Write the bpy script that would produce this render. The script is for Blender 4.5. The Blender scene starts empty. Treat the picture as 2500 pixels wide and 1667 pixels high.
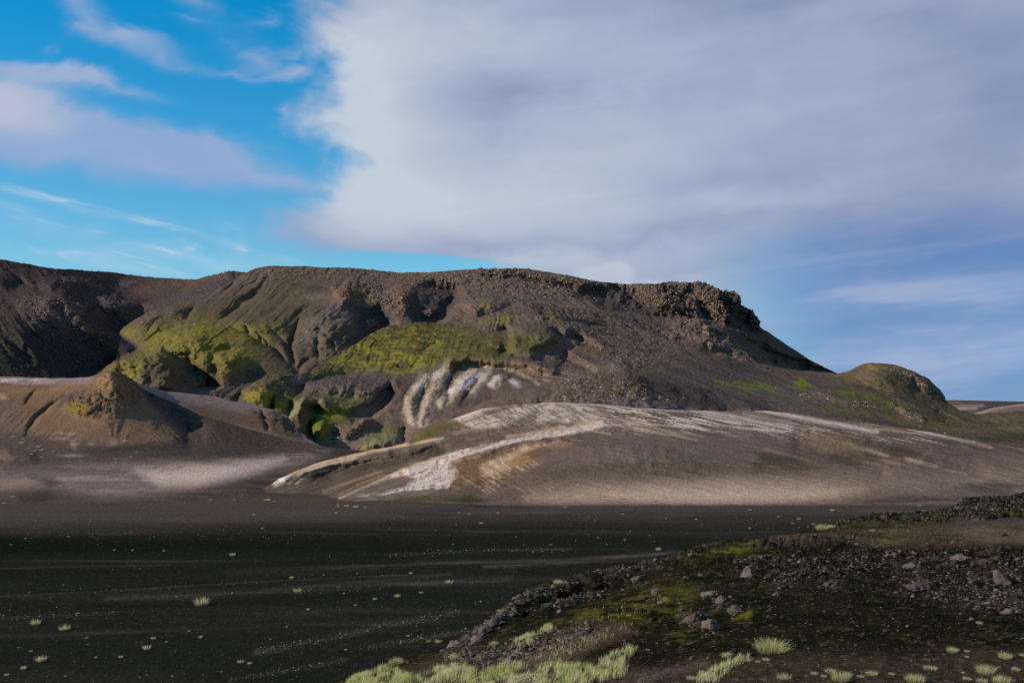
import bpy, math, random
import numpy as np
from mathutils import Vector

# ------------------------------------------------------------------ camera, sky, sun, exposure
scene = bpy.context.scene
COL = scene.collection
F, CX, HZ, CAMZ = 2430.6, 1250.0, 985.0, 15.0      # image constants in pixels: focal length, centre column, horizon row; eye height (m)

cam_data = bpy.data.cameras.new("camera")
cam_data.lens = 35.0
cam_data.sensor_width = 36.0
cam_data.shift_y = 0.0606
cam_data.clip_start = 0.5
cam_data.clip_end = 20000.0
camera = bpy.data.objects.new("camera", cam_data)
camera.location = (0, 0, CAMZ)
camera.rotation_euler = (math.radians(90), 0, 0)
COL.objects.link(camera)
scene.camera = camera

SUN_EL = math.radians(25.0)
SUN_AZ = math.radians(-109.0)                       # clockwise from +Y (the view direction): left and a little behind
SUND = Vector((math.sin(SUN_AZ) * math.cos(SUN_EL), math.cos(SUN_AZ) * math.cos(SUN_EL), math.sin(SUN_EL)))
sun_data = bpy.data.lights.new("sun", 'SUN')
sun_data.energy = 5.0
sun_data.angle = math.radians(0.5)
sun_data.color = (1.0, 0.88, 0.73)
sun = bpy.data.objects.new("sun", sun_data)
sun.rotation_euler = SUND.to_track_quat('Z', 'Y').to_euler()
sun.location = (-200, -60, 200)
COL.objects.link(sun)

scene.view_settings.view_transform = 'Standard'
scene.view_settings.look = 'None'
scene.view_settings.exposure = 0.0
scene.view_settings.gamma = 1.0
scene.view_settings.use_curve_mapping = False
scene.render.engine = 'CYCLES'
scene.cycles.max_bounces = 4
scene.cycles.use_denoising = False
scene.cycles.use_adaptive_sampling = True
scene.cycles.adaptive_threshold = 0.01
scene.cycles.adaptive_min_samples = 12

world = bpy.data.worlds.new("World")
scene.world = world
world.use_nodes = True
world.cycles.sampling_method = 'MANUAL'
world.cycles.sample_map_resolution = 256


class Graph:
    """small helper that writes math nodes"""
    def __init__(self, nt):
        self.nt = nt

    def link(self, a, sock):
        if isinstance(a, (int, float)):
            sock.default_value = a
        else:
            self.nt.links.new(a, sock)

    def m(self, op, a, b=None, c=None, clamp=False):
        n = self.nt.nodes.new('ShaderNodeMath')
        n.operation = op
        n.use_clamp = clamp
        self.link(a, n.inputs[0])
        if b is not None:
            self.link(b, n.inputs[1])
        if c is not None:
            self.link(c, n.inputs[2])
        return n.outputs[0]

    def add(self, *a):
        r = a[0]
        for x in a[1:]:
            r = self.m('ADD', r, x)
        return r

    def mul(self, *a):
        r = a[0]
        for x in a[1:]:
            r = self.m('MULTIPLY', r, x)
        return r

    def sstep(self, x, lo, hi, tlo=0.0, thi=1.0):
        n = self.nt.nodes.new('ShaderNodeMapRange')
        n.interpolation_type = 'SMOOTHSTEP'
        self.link(x, n.inputs[0])
        for i, v in enumerate((lo, hi, tlo, thi)):
            self.link(v, n.inputs[i + 1])
        return n.outputs[0]

    def vec(self, x, y, z):
        n = self.nt.nodes.new('ShaderNodeCombineXYZ')
        self.link(x, n.inputs[0]); self.link(y, n.inputs[1]); self.link(z, n.inputs[2])
        return n.outputs[0]

    def noise(self, vec, scale, detail=6.0, rough=0.55, dist=0.0, lac=2.0):
        n = self.nt.nodes.new('ShaderNodeTexNoise')
        n.inputs['Scale'].default_value = scale
        n.inputs['Detail'].default_value = detail
        n.inputs['Roughness'].default_value = rough
        n.inputs['Distortion'].default_value = dist
        n.inputs['Lacunarity'].default_value = lac
        if vec is not None:
            self.nt.links.new(vec, n.inputs['Vector'])
        return n.outputs[0]

    def mix(self, f, a, b, mode='MIX'):
        n = self.nt.nodes.new('ShaderNodeMix')
        n.data_type = 'RGBA'
        n.blend_type = mode
        n.clamp_factor = True
        self.link(f, n.inputs[0])
        for v, s in ((a, n.inputs[6]), (b, n.inputs[7])):
            if isinstance(v, (tuple, list)):
                s.default_value = (v[0], v[1], v[2], 1.0)
            else:
                self.nt.links.new(v, s)
        return n.outputs[2]

    def curve(self, x, pts):
        n = self.nt.nodes.new('ShaderNodeFloatCurve')
        cv = n.mapping.curves[0]
        while len(cv.points) < len(pts):
            cv.points.new(0.5, 0.5)
        for p, (a, b) in zip(cv.points, pts):
            p.location = (a, b)
            p.handle_type = 'AUTO'
        n.mapping.update()
        n.inputs['Factor'].default_value = 1.0
        self.link(x, n.inputs['Value'])
        return n.outputs[0]


def build_sky():
    nt = world.node_tree
    nt.nodes.clear()
    g = Graph(nt)
    out = nt.nodes.new('ShaderNodeOutputWorld')
    bg = nt.nodes.new('ShaderNodeBackground')
    bg.inputs['Strength'].default_value = 0.1
    nt.links.new(bg.outputs[0], out.inputs[0])
    sky = nt.nodes.new('ShaderNodeTexSky')
    sky.sky_type = 'NISHITA'
    sky.sun_disc = False
    sky.sun_elevation = SUN_EL
    sky.sun_rotation = SUN_AZ
    sky.altitude = 600
    sky.air_density = 1.0
    sky.dust_density = 0.3
    sky.ozone_density = 3.0
    tc = nt.nodes.new('ShaderNodeTexCoord')
    sep = nt.nodes.new('ShaderNodeSeparateXYZ')
    nt.links.new(tc.outputs['Generated'], sep.inputs[0])
    x, y, z = sep.outputs
    DEG = 57.29578
    az = g.mul(g.m('ARCTAN2', x, y), DEG)
    el = g.mul(g.m('ARCSINE', z), DEG)
    d = tc.outputs['Generated']
    # cloud noise fields (in direction space, flattened toward the horizon)
    vflat = g.vec(x, y, g.mul(z, 2.6))
    n_big = g.noise(vflat, 3.2, 7.0, 0.52, 0.25)
    n_edge = g.noise(g.vec(x, y, g.mul(z, 1.7)), 9.0, 8.0, 0.58, 0.5)
    n_streak = g.noise(g.vec(g.mul(x, 1.0), y, g.mul(g.add(z, g.mul(x, -0.10)), 9.0)), 3.4, 8.0, 0.55, 0.3)
    n_wisp = g.noise(g.vec(g.mul(x, 1.0), y, g.mul(g.add(z, g.mul(x, 0.22)), 6.0)), 8.0, 9.0, 0.62, 0.9)
    n_puff = g.noise(g.vec(x, y, g.mul(z, 1.15)), 15.0, 7.0, 0.55, 0.35)
    n_fine = g.noise(d, 42.0, 5.0, 0.55, 0.3)
    ne = g.add(n_edge, -0.5)
    nb = g.add(n_big, -0.5)
    # warped bearings so cloud outlines are ragged
    azw = g.add(az, g.mul(ne, 6.0), g.mul(nb, 4.0))
    elw = g.add(el, g.mul(ne, -3.5), g.mul(nb, 3.0))

    wvec, pvec = g.vec(azw, elw, 0.0), g.vec(az, el, 0.0)

    def ang(px, py):
        a = math.atan2(px - CX, F)
        e = math.atan2((HZ - py) * math.cos(a), F)
        return a * DEG, e * DEG

    def blob(px, py, rx, ry, rot=0.0, amp=1.0, power=2.0, warp=True):
        a0, e0 = ang(px, py)
        k = math.cos(math.radians(a0)) * DEG / F
        rx *= k; ry *= k
        mp = nt.nodes.new('ShaderNodeMapping')
        mp.vector_type = 'TEXTURE'
        mp.inputs['Location'].default_value = (a0, e0, 0)
        mp.inputs['Rotation'].default_value = (0, 0, math.radians(rot))
        mp.inputs['Scale'].default_value = (rx * 2.1, ry * 2.1, 1)
        nt.links.new(wvec if warp else pvec, mp.inputs['Vector'])
        gr = nt.nodes.new('ShaderNodeTexGradient')
        gr.gradient_type = 'QUADRATIC_SPHERE'
        nt.links.new(mp.outputs[0], gr.inputs[0])
        return (gr.outputs['Fac'], amp)

    def total(*b, start=0.0):
        r = start
        for k, amp in b:
            r = g.m('MULTIPLY_ADD', k, amp, r)
        return r

    # ---- clear sky: Nishita, toned like the photograph's clear cyan
    el01 = g.m('DIVIDE', el, 30.0, clamp=True)
    tint = g.mix(g.sstep(el, 0.0, 24.0), g.mix(g.sstep(el, -1.0, 7.0), (0.62, 0.98, 1.45), SKY_LOW), SKY_HIGH)
    clear = g.mix(1.0, sky.outputs[0], tint, 'MULTIPLY')
    # deeper blue towards the far right
    # ---- main cloud bank, right of an uneven edge
    pts = [(0, 1.3), (1.5, 1.2), (40 / 10, 0.0)]
    E = [(985, 1235), (700, 1235), (655, 1210), (630, 1120), (612, 930), (592, 740), (560, 690), (520, 745), (480, 765), (430, 800),
         (390, 830), (350, 805), (300, 775), (250, 772), (215, 790), (170, 805), (120, 775), (60, 760), (0, 750), (-400, 700), (-1000, 650)]
    cpts = []
    for py, px in E:
        a, e = ang(px, py)
        cpts.append((max(0.0, min(1.0, e / 60.0)), (a + 20.0) / 40.0))
    edge = g.add(g.mul(g.curve(g.m('DIVIDE', el, 60.0, clamp=True), cpts), 40.0), -20.0)
    into = g.add(az, g.mul(edge, -1.0), g.mul(ne, 8.0), g.mul(nb, 4.0), g.mul(g.add(n_fine, -0.5), 2.2))
    bank = g.sstep(g.add(into, g.mul(g.add(n_puff, -0.5), 3.0)), -1.6, 2.6)
    bank = g.mul(bank, g.sstep(az, 150.0, 90.0))
    # lower right: the bank thins to streaks over deep blue
    lowline = g.add(el, g.mul(nb, 5.0), g.mul(n_streak, 3.0))
    thin = g.mul(g.sstep(lowline, 12.6, 7.6), g.sstep(g.add(az, g.mul(nb, 8.0)), 9.0, 17.0))
    streak = g.sstep(g.add(n_streak, g.mul(ne, 0.25)), 0.42, 0.66)
    bankd = g.mul(bank, g.add(1.0, g.mul(thin, -1.0)))
    lowd = g.mul(thin, g.add(0.04, g.mul(streak, 0.44)))
    lowd = total(blob(2150, 690, 300, 52, -4, 0.62), blob(2250, 860, 330, 32, 8, 0.48), blob(1950, 785, 230, 20, 3, 0.50), blob(2380, 760, 200, 26, 6, 0.35),
                 blob(2330, 945, 160, 14, 0, 0.22), start=lowd)
    lowd = g.m('MINIMUM', lowd, 0.80)
    # ---- shade inside the bank
    lobes = total(blob(900, 240, 150, 190, 0, 0.80), blob(870, 490, 170, 80, 0, 0.40), blob(1080, 470, 330, 110, 0, 0.42), blob(1230, 100, 260, 90, 0, 0.40),
                  blob(1560, 330, 430, 150, 5, 0.28), blob(1820, 500, 230, 36, 8, 0.30), blob(1280, 632, 260, 30, 0, 0.36),
                  blob(1640, 690, 120, 20, 6, 0.30))
    darks = total(blob(1240, 215, 170, 70, 0, 0.40), blob(1600, 560, 420, 30, 6, 0.26), blob(1150, 590, 210, 42, 6, 0.26),
                  blob(2480, 250, 330, 330, 0, 0.22), blob(2500, 560, 420, 90, 5, 0.22), blob(800, 30, 120, 60, 0, 0.22),
                  blob(1700, 20, 420, 60, 0, 0.18))
    shade = g.add(0.36, lobes, g.mul(darks, -1.0), g.mul(nb, 0.95), g.mul(ne, 0.50), g.mul(g.add(n_streak, -0.5), 0.42),
                  g.sstep(az, -2.0, 30.0, 0.0, -0.10), g.mul(g.sstep(az, 30.0, 60.0), 0.1))
    shade = g.m('ADD', shade, 0.0, clamp=True)
    K = 10.0
    ccol = g.mix(shade, tuple(K * c for c in CLOUD_DARK), tuple(K * c for c in CLOUD_LIT))
    # ---- small clouds on the left
    small = total(blob(765, 575, 150, 46, -4, 1.1), blob(880, 560, 120, 40, -8, 0.7), blob(30, 285, 130, 84, 0, 1.15), blob(150, 320, 160, 56, 8, 0.6), blob(350, 385, 330, 72, -3, 0.85), blob(560, 395, 200, 26, -12, 0.35),
                  blob(250, 200, 150, 26, -4, 0.62), blob(90, 175, 120, 22, 0, 0.5), blob(400, 130, 110, 24, 0, 0.5), blob(600, 115, 90, 26, -8, 0.42),
                  blob(710, 145, 80, 32, 14, 0.62), blob(190, 25, 80, 50, -30, 0.45), blob(480, 15, 90, 26, -10, 0.42), blob(210, 75, 60, 18, 10, 0.32),
                  blob(720, 290, 40, 24, -50, 0.35), blob(620, 430, 200, 40, 0, 0.22), blob(480, 60, 60, 14, 0, 0.25), blob(330, 95, 120, 20, 6, 0.40), blob(560, 160, 90, 16, 0, 0.35), blob(660, 60, 70, 20, 10, 0.35), blob(120, 120, 60, 14, 0, 0.3))
    small = g.mul(small, g.add(-0.30, g.mul(n_edge, 1.1), g.mul(n_puff, 1.3), g.mul(n_fine, 0.45)))
    small = g.mul(g.sstep(small, 0.08, 0.72), 0.92)
    # more of the same beyond the frame
    rest = g.mul(g.sstep(n_big, 0.56, 0.74), g.sstep(az, -27.0, -40.0), 0.7)
    small = g.m('MAXIMUM', small, rest)
    scol = g.mix(g.sstep(g.add(n_big, g.mul(ne, 0.4), total(blob(20, 270, 140, 70, 0, 0.3))), 0.40, 0.80), tuple(K * c for c in CLOUD_SMALL_DARK), tuple(K * c for c in CLOUD_SMALL_LIT))
    # ---- thin cirrus near the left horizon
    wsp = g.sstep(n_wisp, 0.50, 0.78)
    cir = total(blob(180, 510, 230, 15, -9, 1.0), blob(70, 545, 150, 24, -14, 0.75), blob(470, 645, 190, 18, -2, 1.2), blob(545, 600, 34, 44, 30, 0.9),
                blob(210, 575, 40, 24, 40, 0.5), blob(130, 630, 60, 12, -8, 0.55), blob(420, 640, 300, 60, 0, 0.22), blob(300, 655, 320, 34, 0, 0.42))
    cir = g.m('MINIMUM', g.mul(cir, g.add(0.25, g.mul(wsp, 1.6))), 0.8)
    base = g.mix(cir, clear, tuple(K * c for c in (0.50, 0.64, 0.76)))
    base = g.mix(small, base, scol)
    # the deep blue behind the right hand streaks
    deep = g.mul(g.sstep(az, 6.0, 20.0), g.sstep(az, 140.0, 90.0))
    base = g.mix(g.mul(deep, 0.9), base, g.mix(g.sstep(el, 0.0, 9.0), tuple(K * c for c in (0.125, 0.28, 0.55)), tuple(K * c for c in (0.085, 0.185, 0.45))))
    base = g.mix(lowd, base, g.mix(g.sstep(n_streak, 0.35, 0.7), tuple(K * c for c in (0.25, 0.34, 0.58)), tuple(K * c for c in (0.38, 0.46, 0.66))))
    base = g.mix(bankd, base, ccol)
    puff = g.sstep(g.mul(total(blob(1465, 674, 78, 30, 0, 1.0, warp=False), blob(1512, 664, 36, 26, 0, 0.8, warp=False)), g.add(0.15, g.mul(n_fine, 1.9))), 0.22, 0.70)
    base = g.mix(g.mul(puff, 0.45), base, tuple(K * c for c in (0.60, 0.65, 0.73)))
    nt.links.new(base, bg.inputs['Color'])


SKY_LOW = (1.0, 1.38, 1.32)
SKY_HIGH = (-0.12, 1.36, 1.76)
CLOUD_LIT = (0.545, 0.615, 0.705)
CLOUD_DARK = (0.245, 0.305, 0.49)
CLOUD_SMALL_LIT = (0.50, 0.53, 0.66)
CLOUD_SMALL_DARK = (0.27, 0.40, 0.64)
build_sky()

# ------------------------------------------------------------------ numeric tools
RNG = np.random.default_rng(7)
_perm = np.random.default_rng(11).permutation(512).astype(np.int64)
_perm = np.concatenate([_perm, _perm, _perm])
_g3 = np.random.default_rng(5).normal(size=(512, 3))
_g3 /= np.linalg.norm(_g3, axis=1)[:, None]


def perlin(x, y, z=None):
    x = np.asarray(x, float); y = np.asarray(y, float)
    z = np.zeros_like(x) + 0.37 if z is None else np.asarray(z, float)
    xi = np.floor(x).astype(np.int64); yi = np.floor(y).astype(np.int64); zi = np.floor(z).astype(np.int64)
    xf, yf, zf = x - xi, y - yi, z - zi
    u = xf * xf * xf * (xf * (xf * 6 - 15) + 10)
    v = yf * yf * yf * (yf * (yf * 6 - 15) + 10)
    w = zf * zf * zf * (zf * (zf * 6 - 15) + 10)
    r = 0.0
    for dx in (0, 1):
        for dy in (0, 1):
            for dz in (0, 1):
                h = _perm[(_perm[(_perm[(xi + dx) & 511] + yi + dy) & 511] + zi + dz) & 511]
                gr = _g3[h]
                dot = gr[..., 0] * (xf - dx) + gr[..., 1] * (yf - dy) + gr[..., 2] * (zf - dz)
                r = r + dot * (u if dx else 1 - u) * (v if dy else 1 - v) * (w if dz else 1 - w)
    return r * 1.6


def fbm(x, y, z=None, octaves=4, gain=0.5, lac=2.03):
    a, s, r = 1.0, 0.0, 0.0
    for k in range(octaves):
        r = r + a * perlin(x + 17.3 * k, y - 9.1 * k, None if z is None else z + 5.7 * k)
        s += a
        a *= gain
        x, y = x * lac, y * lac
        z = None if z is None else z * lac
    return r / s


def ridged(x, y, z=None, octaves=4, gain=0.55):
    a, s, r = 1.0, 0.0, 0.0
    for k in range(octaves):
        r = r + a * (1 - 2.2 * np.abs(perlin(x + 7.3 * k, y + 3.1 * k, None if z is None else z - 4.7 * k)))
        s += a
        a *= gain
        x, y = x * 2.1, y * 2.1
        z = None if z is None else z * 2.1
    return r / s


def worley(x, y, z, seed=0):
    """random value of the nearest cell and the distance to its wall"""
    xi, yi, zi = np.floor(x).astype(np.int64), np.floor(y).astype(np.int64), np.floor(z).astype(np.int64)
    b1 = np.full(x.shape, 9.0); b2 = np.full(x.shape, 9.0); val = np.zeros_like(x)
    for dx in (-1, 0, 1):
        for dy in (-1, 0, 1):
            for dz in (-1, 0, 1):
                cx, cy, cz = xi + dx, yi + dy, zi + dz
                h = _perm[(_perm[(_perm[(cx + seed) & 511] + cy) & 511] + cz) & 511]
                o = _g3[h] * 0.45 + 0.5
                d = (cx + o[..., 0] - x) ** 2 + (cy + o[..., 1] - y) ** 2 + (cz + o[..., 2] - z) ** 2
                k = d < b1
                b2 = np.where(k, b1, np.minimum(b2, d))
                val = np.where(k, (h * 0.6180339) % 1.0, val)
                b1 = np.where(k, d, b1)
    return val, np.sqrt(b2) - np.sqrt(b1)


def sm(a, b, x):
    t = np.clip((x - a) / (b - a), 0, 1)
    return t * t * (3 - 2 * t)


def mixc(c, col, m):
    return c + (np.asarray(col)[None, :] - c) * np.clip(m, 0, 1)[:, None]


def _seg_d2(x, y, a, b):
    ax, ay = a; bx, by = b
    vx, vy = bx - ax, by - ay
    t = np.clip(((x - ax) * vx + (y - ay) * vy) / (vx * vx + vy * vy + 1e-9), 0, 1)
    return (x - ax - t * vx) ** 2 + (y - ay - t * vy) ** 2, t


def m_line(x, y, pts, w, soft=None):
    """gaussian falloff around a polyline; pts (x, y[, width factor])"""
    out = np.zeros_like(x)
    P = np.array([(p[0], p[1]) for p in pts])
    wmax = w * max([p[2] if len(p) > 2 else 1 for p in pts]) * 3
    sel = (x > P[:, 0].min() - wmax) & (x < P[:, 0].max() + wmax) & (y > P[:, 1].min() - wmax) & (y < P[:, 1].max() + wmax)
    if not sel.any():
        return out
    xs, ys = x[sel], y[sel]
    best = np.zeros_like(xs)
    for i in range(len(pts) - 1):
        d2, t = _seg_d2(xs, ys, P[i], P[i + 1])
        w0 = pts[i][2] if len(pts[i]) > 2 else 1
        w1 = pts[i + 1][2] if len(pts[i + 1]) > 2 else 1
        ww = w * (w0 + (w1 - w0) * t) + 0.01
        best = np.maximum(best, np.exp(-d2 / (ww * ww)))
    out[sel] = best
    return out


def m_vee(x, y, pts, w):
    """sharp-bottomed valley or sharp-crested rib along a polyline, dying out at both ends"""
    out = np.zeros_like(x)
    P = np.array([(p[0], p[1]) for p in pts], float)
    wm = w * 4.5
    sel = (x > P[:, 0].min() - wm) & (x < P[:, 0].max() + wm) & (y > P[:, 1].min() - wm) & (y < P[:, 1].max() + wm)
    if not sel.any():
        return out
    xs, ys = x[sel], y[sel]
    seg = np.linalg.norm(np.diff(P, axis=0), axis=1)
    cum = np.concatenate([[0], np.cumsum(seg)])
    L = cum[-1]
    bd = np.full(xs.shape, 1e18); bs = np.zeros_like(xs)
    for i in range(len(P) - 1):
        d2, t = _seg_d2(xs, ys, P[i], P[i + 1])
        k = d2 < bd
        bd = np.where(k, d2, bd); bs = np.where(k, cum[i] + t * seg[i], bs)
    d = np.sqrt(bd) / w
    u = bs / max(L, 1e-6)
    taper = np.clip(u / 0.35, 0, 1) * np.clip((1 - u) / 0.35, 0, 1)
    taper = 0.25 + 0.75 * taper * taper * (3 - 2 * taper)
    prof = np.exp(-(np.sqrt(d * d + 0.12) - 0.346) * 1.25)
    prof *= sm(4.2, 2.0, d)
    out[sel] = prof * taper
    return out


def m_poly(x, y, pts, soft):
    """soft polygon mask: 0.5 on the outline"""
    P = np.array(pts, float)
    out = np.zeros_like(x)
    sel = (x > P[:, 0].min() - soft) & (x < P[:, 0].max() + soft) & (y > P[:, 1].min() - soft) & (y < P[:, 1].max() + soft)
    if not sel.any():
        return out
    xs, ys = x[sel], y[sel]
    ins = np.zeros(xs.shape, bool)
    d2 = np.full(xs.shape, 1e18)
    n = len(P)
    for i in range(n):
        a, b = P[i], P[(i + 1) % n]
        q, _ = _seg_d2(xs, ys, a, b)
        d2 = np.minimum(d2, q)
        c = ((a[1] > ys) != (b[1] > ys)) & (xs < (b[0] - a[0]) * (ys - a[1]) / (b[1] - a[1] + 1e-12) + a[0])
        ins ^= c
    sd = np.sqrt(d2) * np.where(ins, 1, -1)
    out[sel] = sm(-soft, soft, sd)
    return out


def m_blob(x, y, cx, cy, rx, ry, rot=0.0):
    c, s = math.cos(math.radians(rot)), math.sin(math.radians(rot))
    u = ((x - cx) * c + (y - cy) * s) / rx
    v = (-(x - cx) * s + (y - cy) * c) / ry
    return np.exp(-(u * u + v * v))


def m_ramp(x, y, pts, soft, x0, x1):
    """a hollow whose floor falls away to one side and ends in a sharp edge on the other"""
    return m_poly(x, y, pts, soft) * np.clip((x - x0) / (x1 - x0), 0, 1)


def rills(x, y, y0, left, right, x0, x1, pitch, seed):
    """small erosion rills running down the fall line, which swings from left to right across the hill"""
    a = sm(x0, x1, x)
    acr = x + ((1 - a) * left - a * right) * (y - y0)
    acr = acr + 9 * fbm(x / 60 + seed, y / 50, octaves=2)
    patch = sm(-0.25, 0.3, fbm(x / 110 + seed, y / 60, octaves=2))
    return (ridged(acr / pitch + seed, y / 150 + x / 500, octaves=3) - 0.3) * (0.25 + 0.75 * patch)


class Depth:
    """thin-plate depth surface through image pixels (column, row, estimated distance)"""
    def __init__(self, pts, sx=300.0, sy=150.0, lam=0.02):
        P = np.array(pts, float)
        self.sx, self.sy = sx, sy
        self.c = np.stack([P[:, 0] / sx, P[:, 1] / sy], 1)
        v = np.log(P[:, 2])
        n = len(P)
        K = self._k(self.c, self.c) + lam * np.eye(n)
        A = np.zeros((n + 3, n + 3))
        A[:n, :n] = K
        A[:n, n] = 1; A[:n, n + 1:] = self.c
        A[n, :n] = 1; A[n + 1:, :n] = self.c.T
        self.w = np.linalg.solve(A, np.concatenate([v, np.zeros(3)]))

    @staticmethod
    def _k(a, b):
        r2 = ((a[:, None, :] - b[None, :, :]) ** 2).sum(-1)
        return 0.5 * r2 * np.log(r2 + 1e-9)

    def __call__(self, px, py):
        q = np.stack([px / self.sx, py / self.sy], 1)
        out = np.empty(len(q))
        for i in range(0, len(q), 40000):
            k = self._k(q[i:i + 40000], self.c)
            out[i:i + 40000] = k @ self.w[:-3] + self.w[-3] + q[i:i + 40000] @ self.w[-2:]
        return np.exp(out)


def unproject(px, py, Y):
    return np.stack([(px - CX) / F * Y, Y, CAMZ + (HZ - py) / F * Y], -1)


def line_at(pts, x, smooth=0):
    P = np.array(pts, float)
    y = np.interp(x, P[:, 0], P[:, 1])
    if smooth > 1:
        k = np.hanning(smooth + 2)[1:-1]; k /= k.sum()
        pad = smooth
        y = np.convolve(np.pad(y, pad, mode='edge'), k, mode='same')[pad:-pad]
    return y


def new_mesh(name, verts, quads=None, tris=None, col=None, smooth=True):
    me = bpy.data.meshes.new(name)
    me.vertices.add(len(verts))
    me.vertices.foreach_set('co', np.ascontiguousarray(verts, dtype=np.float32).ravel())
    loops, starts, totals = [], [], []
    off = 0
    for f, k in ((quads, 4), (tris, 3)):
        if f is not None and len(f):
            loops.append(np.ascontiguousarray(f, dtype=np.int32).ravel())
            starts.append(off + np.arange(len(f), dtype=np.int32) * k)
            totals.append(np.full(len(f), k, dtype=np.int32))
            off += len(f) * k
    loops = np.concatenate(loops); starts = np.concatenate(starts)
    me.loops.add(len(loops))
    me.loops.foreach_set('vertex_index', loops)
    me.polygons.add(len(starts))
    me.polygons.foreach_set('loop_start', starts)
    me.update(calc_edges=True)
    if smooth:
        me.polygons.foreach_set('use_smooth', np.ones(len(me.polygons), dtype=bool))
    if col is not None:
        at = me.attributes.new('Col', 'FLOAT_COLOR', 'POINT')
        c4 = np.ones((len(verts), 4), dtype=np.float32)
        c4[:, :3] = col[:, :3]
        if col.shape[1] == 4:
            c4[:, 3] = col[:, 3]
        at.data.foreach_set('color', c4.ravel())
    return me


def link(name, me, mat, parent=None, kind=None, label=None, cat=None, group=None):
    o = bpy.data.objects.new(name, me)
    COL.objects.link(o)
    if mat is not None and me is not None and len(me.materials) == 0:
        me.materials.append(mat)
    if parent is not None:
        o.parent = parent
    for k, v in (('kind', kind), ('label', label), ('category', cat), ('group', group)):
        if v:
            o[k] = v
    return o


def grid_quads(nr, nc):
    i = np.arange(nr * nc).reshape(nr, nc)
    return np.stack([i[:-1, :-1], i[:-1, 1:], i[1:, 1:], i[1:, :-1]], -1).reshape(-1, 4)


def grid_normals(P):
    du = np.gradient(P, axis=1); dv = np.gradient(P, axis=0)
    n = np.cross(du, dv)
    n /= np.linalg.norm(n, axis=2, keepdims=True) + 1e-9
    return n


SURF = {}
TONE = (1.40, 1.16, 0.96)


def slope_sheet(name, x0, x1, dx, top, bot, rows, depth_pts, shape, relief, paint, mat, label, back=(45.0, 30.0, 10), topsmooth=5, row_pow=1.0, cat='hill', sx=300.0, sy=150.0, overhang=0.2, stony=None, tone=None):
    """one hillside: a surface through distances estimated at image pixels, with shaped gullies and ribs, relief noise and its own colours.
    back = (run in metres, drop in metres, rows) of the far side beyond the crest"""
    dep = Depth(depth_pts, sx, sy)
    px = np.arange(x0, x1 + dx * 0.5, dx)
    t = np.linspace(0, 1, rows) ** row_pow
    tp, bt = line_at(top, px, topsmooth), line_at(bot, px, topsmooth)
    PX = np.repeat(px[None, :], rows, 0)
    PY = bt[None, :] + (tp - bt)[None, :] * t[:, None]
    sh = PX.shape
    fx, fy = PX.ravel(), PY.ravel()
    Y = dep(fx, fy)
    if shape is not None:
        wob = 0.5 * (sx / 300.0)
        wx = fx + wob * (26 * fbm(fx / 62, fy / 44 + 3.3, octaves=4))
        wy = fy + wob * (18 * fbm(fx / 55 + 8.1, fy / 40, octaves=4))
        Y = Y + shape(wx, wy) * (1.0 + 0.5 * fbm(fx / 34, fy / 24, octaves=3))
    Yg = Y.reshape(sh)
    up = np.maximum.accumulate(Yg, 0)
    dn = np.minimum.accumulate(Yg[::-1], 0)[::-1]
    Y = (overhang * Yg + (1 - overhang) * 0.5 * (up + dn)).ravel()      # no slots: at most a slight overhang
    P = unproject(fx, fy, Y).reshape(sh + (3,))
    run, drop, nb = back
    if nb:
        k = (np.arange(1, nb + 1) / nb)
        ext = np.repeat(P[-1:, :, :], nb, 0)
        fwd = P[-1, :, :2] / np.linalg.norm(P[-1, :, :2], axis=1, keepdims=True)
        ext[:, :, :2] += fwd[None] * (run * k[:, None, None] ** 1.1)
        ext[:, :, 2] -= drop * (k[:, None] ** 1.6)
        P = np.concatenate([P, ext], 0)
        PX = np.concatenate([PX, np.repeat(PX[-1:], nb, 0)], 0)
        PY = np.concatenate([PY, np.repeat(PY[-1:], nb, 0)], 0)
    sh = PX.shape
    fx, fy = PX.ravel(), PY.ravel()
    N = grid_normals(P)
    Pf = P.reshape(-1, 3)
    if relief is not None:
        h, toward = relief(fx, fy, Pf)
        Nn = N.reshape(-1, 3).copy()
        Pf = Pf + Nn * h[:, None]
        if toward is not None:
            Pf = Pf + toward
        N = grid_normals(Pf.reshape(sh + (3,)))
    c = paint(fx, fy, Pf, N.reshape(-1, 3)) * np.array(tone or TONE)[None, :]
    if stony is not None:
        c = np.concatenate([c, np.clip(stony(fx, fy, Pf), 0, 1)[:, None]], 1)
    me = new_mesh(name, Pf, quads=grid_quads(*sh), col=c)
    o = link(name, me, mat, kind='structure', label=label)
    SURF[name] = dict(dep=dep, shape=shape, top=top, bot=bot, P=Pf.reshape(sh + (3,)), N=N, px=px, PY=PY, rows=rows)
    return o


def on_surface(name, px, py):
    """world point and normal of a hillside sheet at an image column / row, from the built grid"""
    S = SURF[name]
    j = int(np.clip(round((px - S['px'][0]) / (S['px'][1] - S['px'][0])), 0, len(S['px']) - 1))
    colpy = S['PY'][:S['rows'], j]
    i = int(np.argmin(np.abs(colpy - py)))
    return S['P'][i, j], S['N'][i, j]


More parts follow.
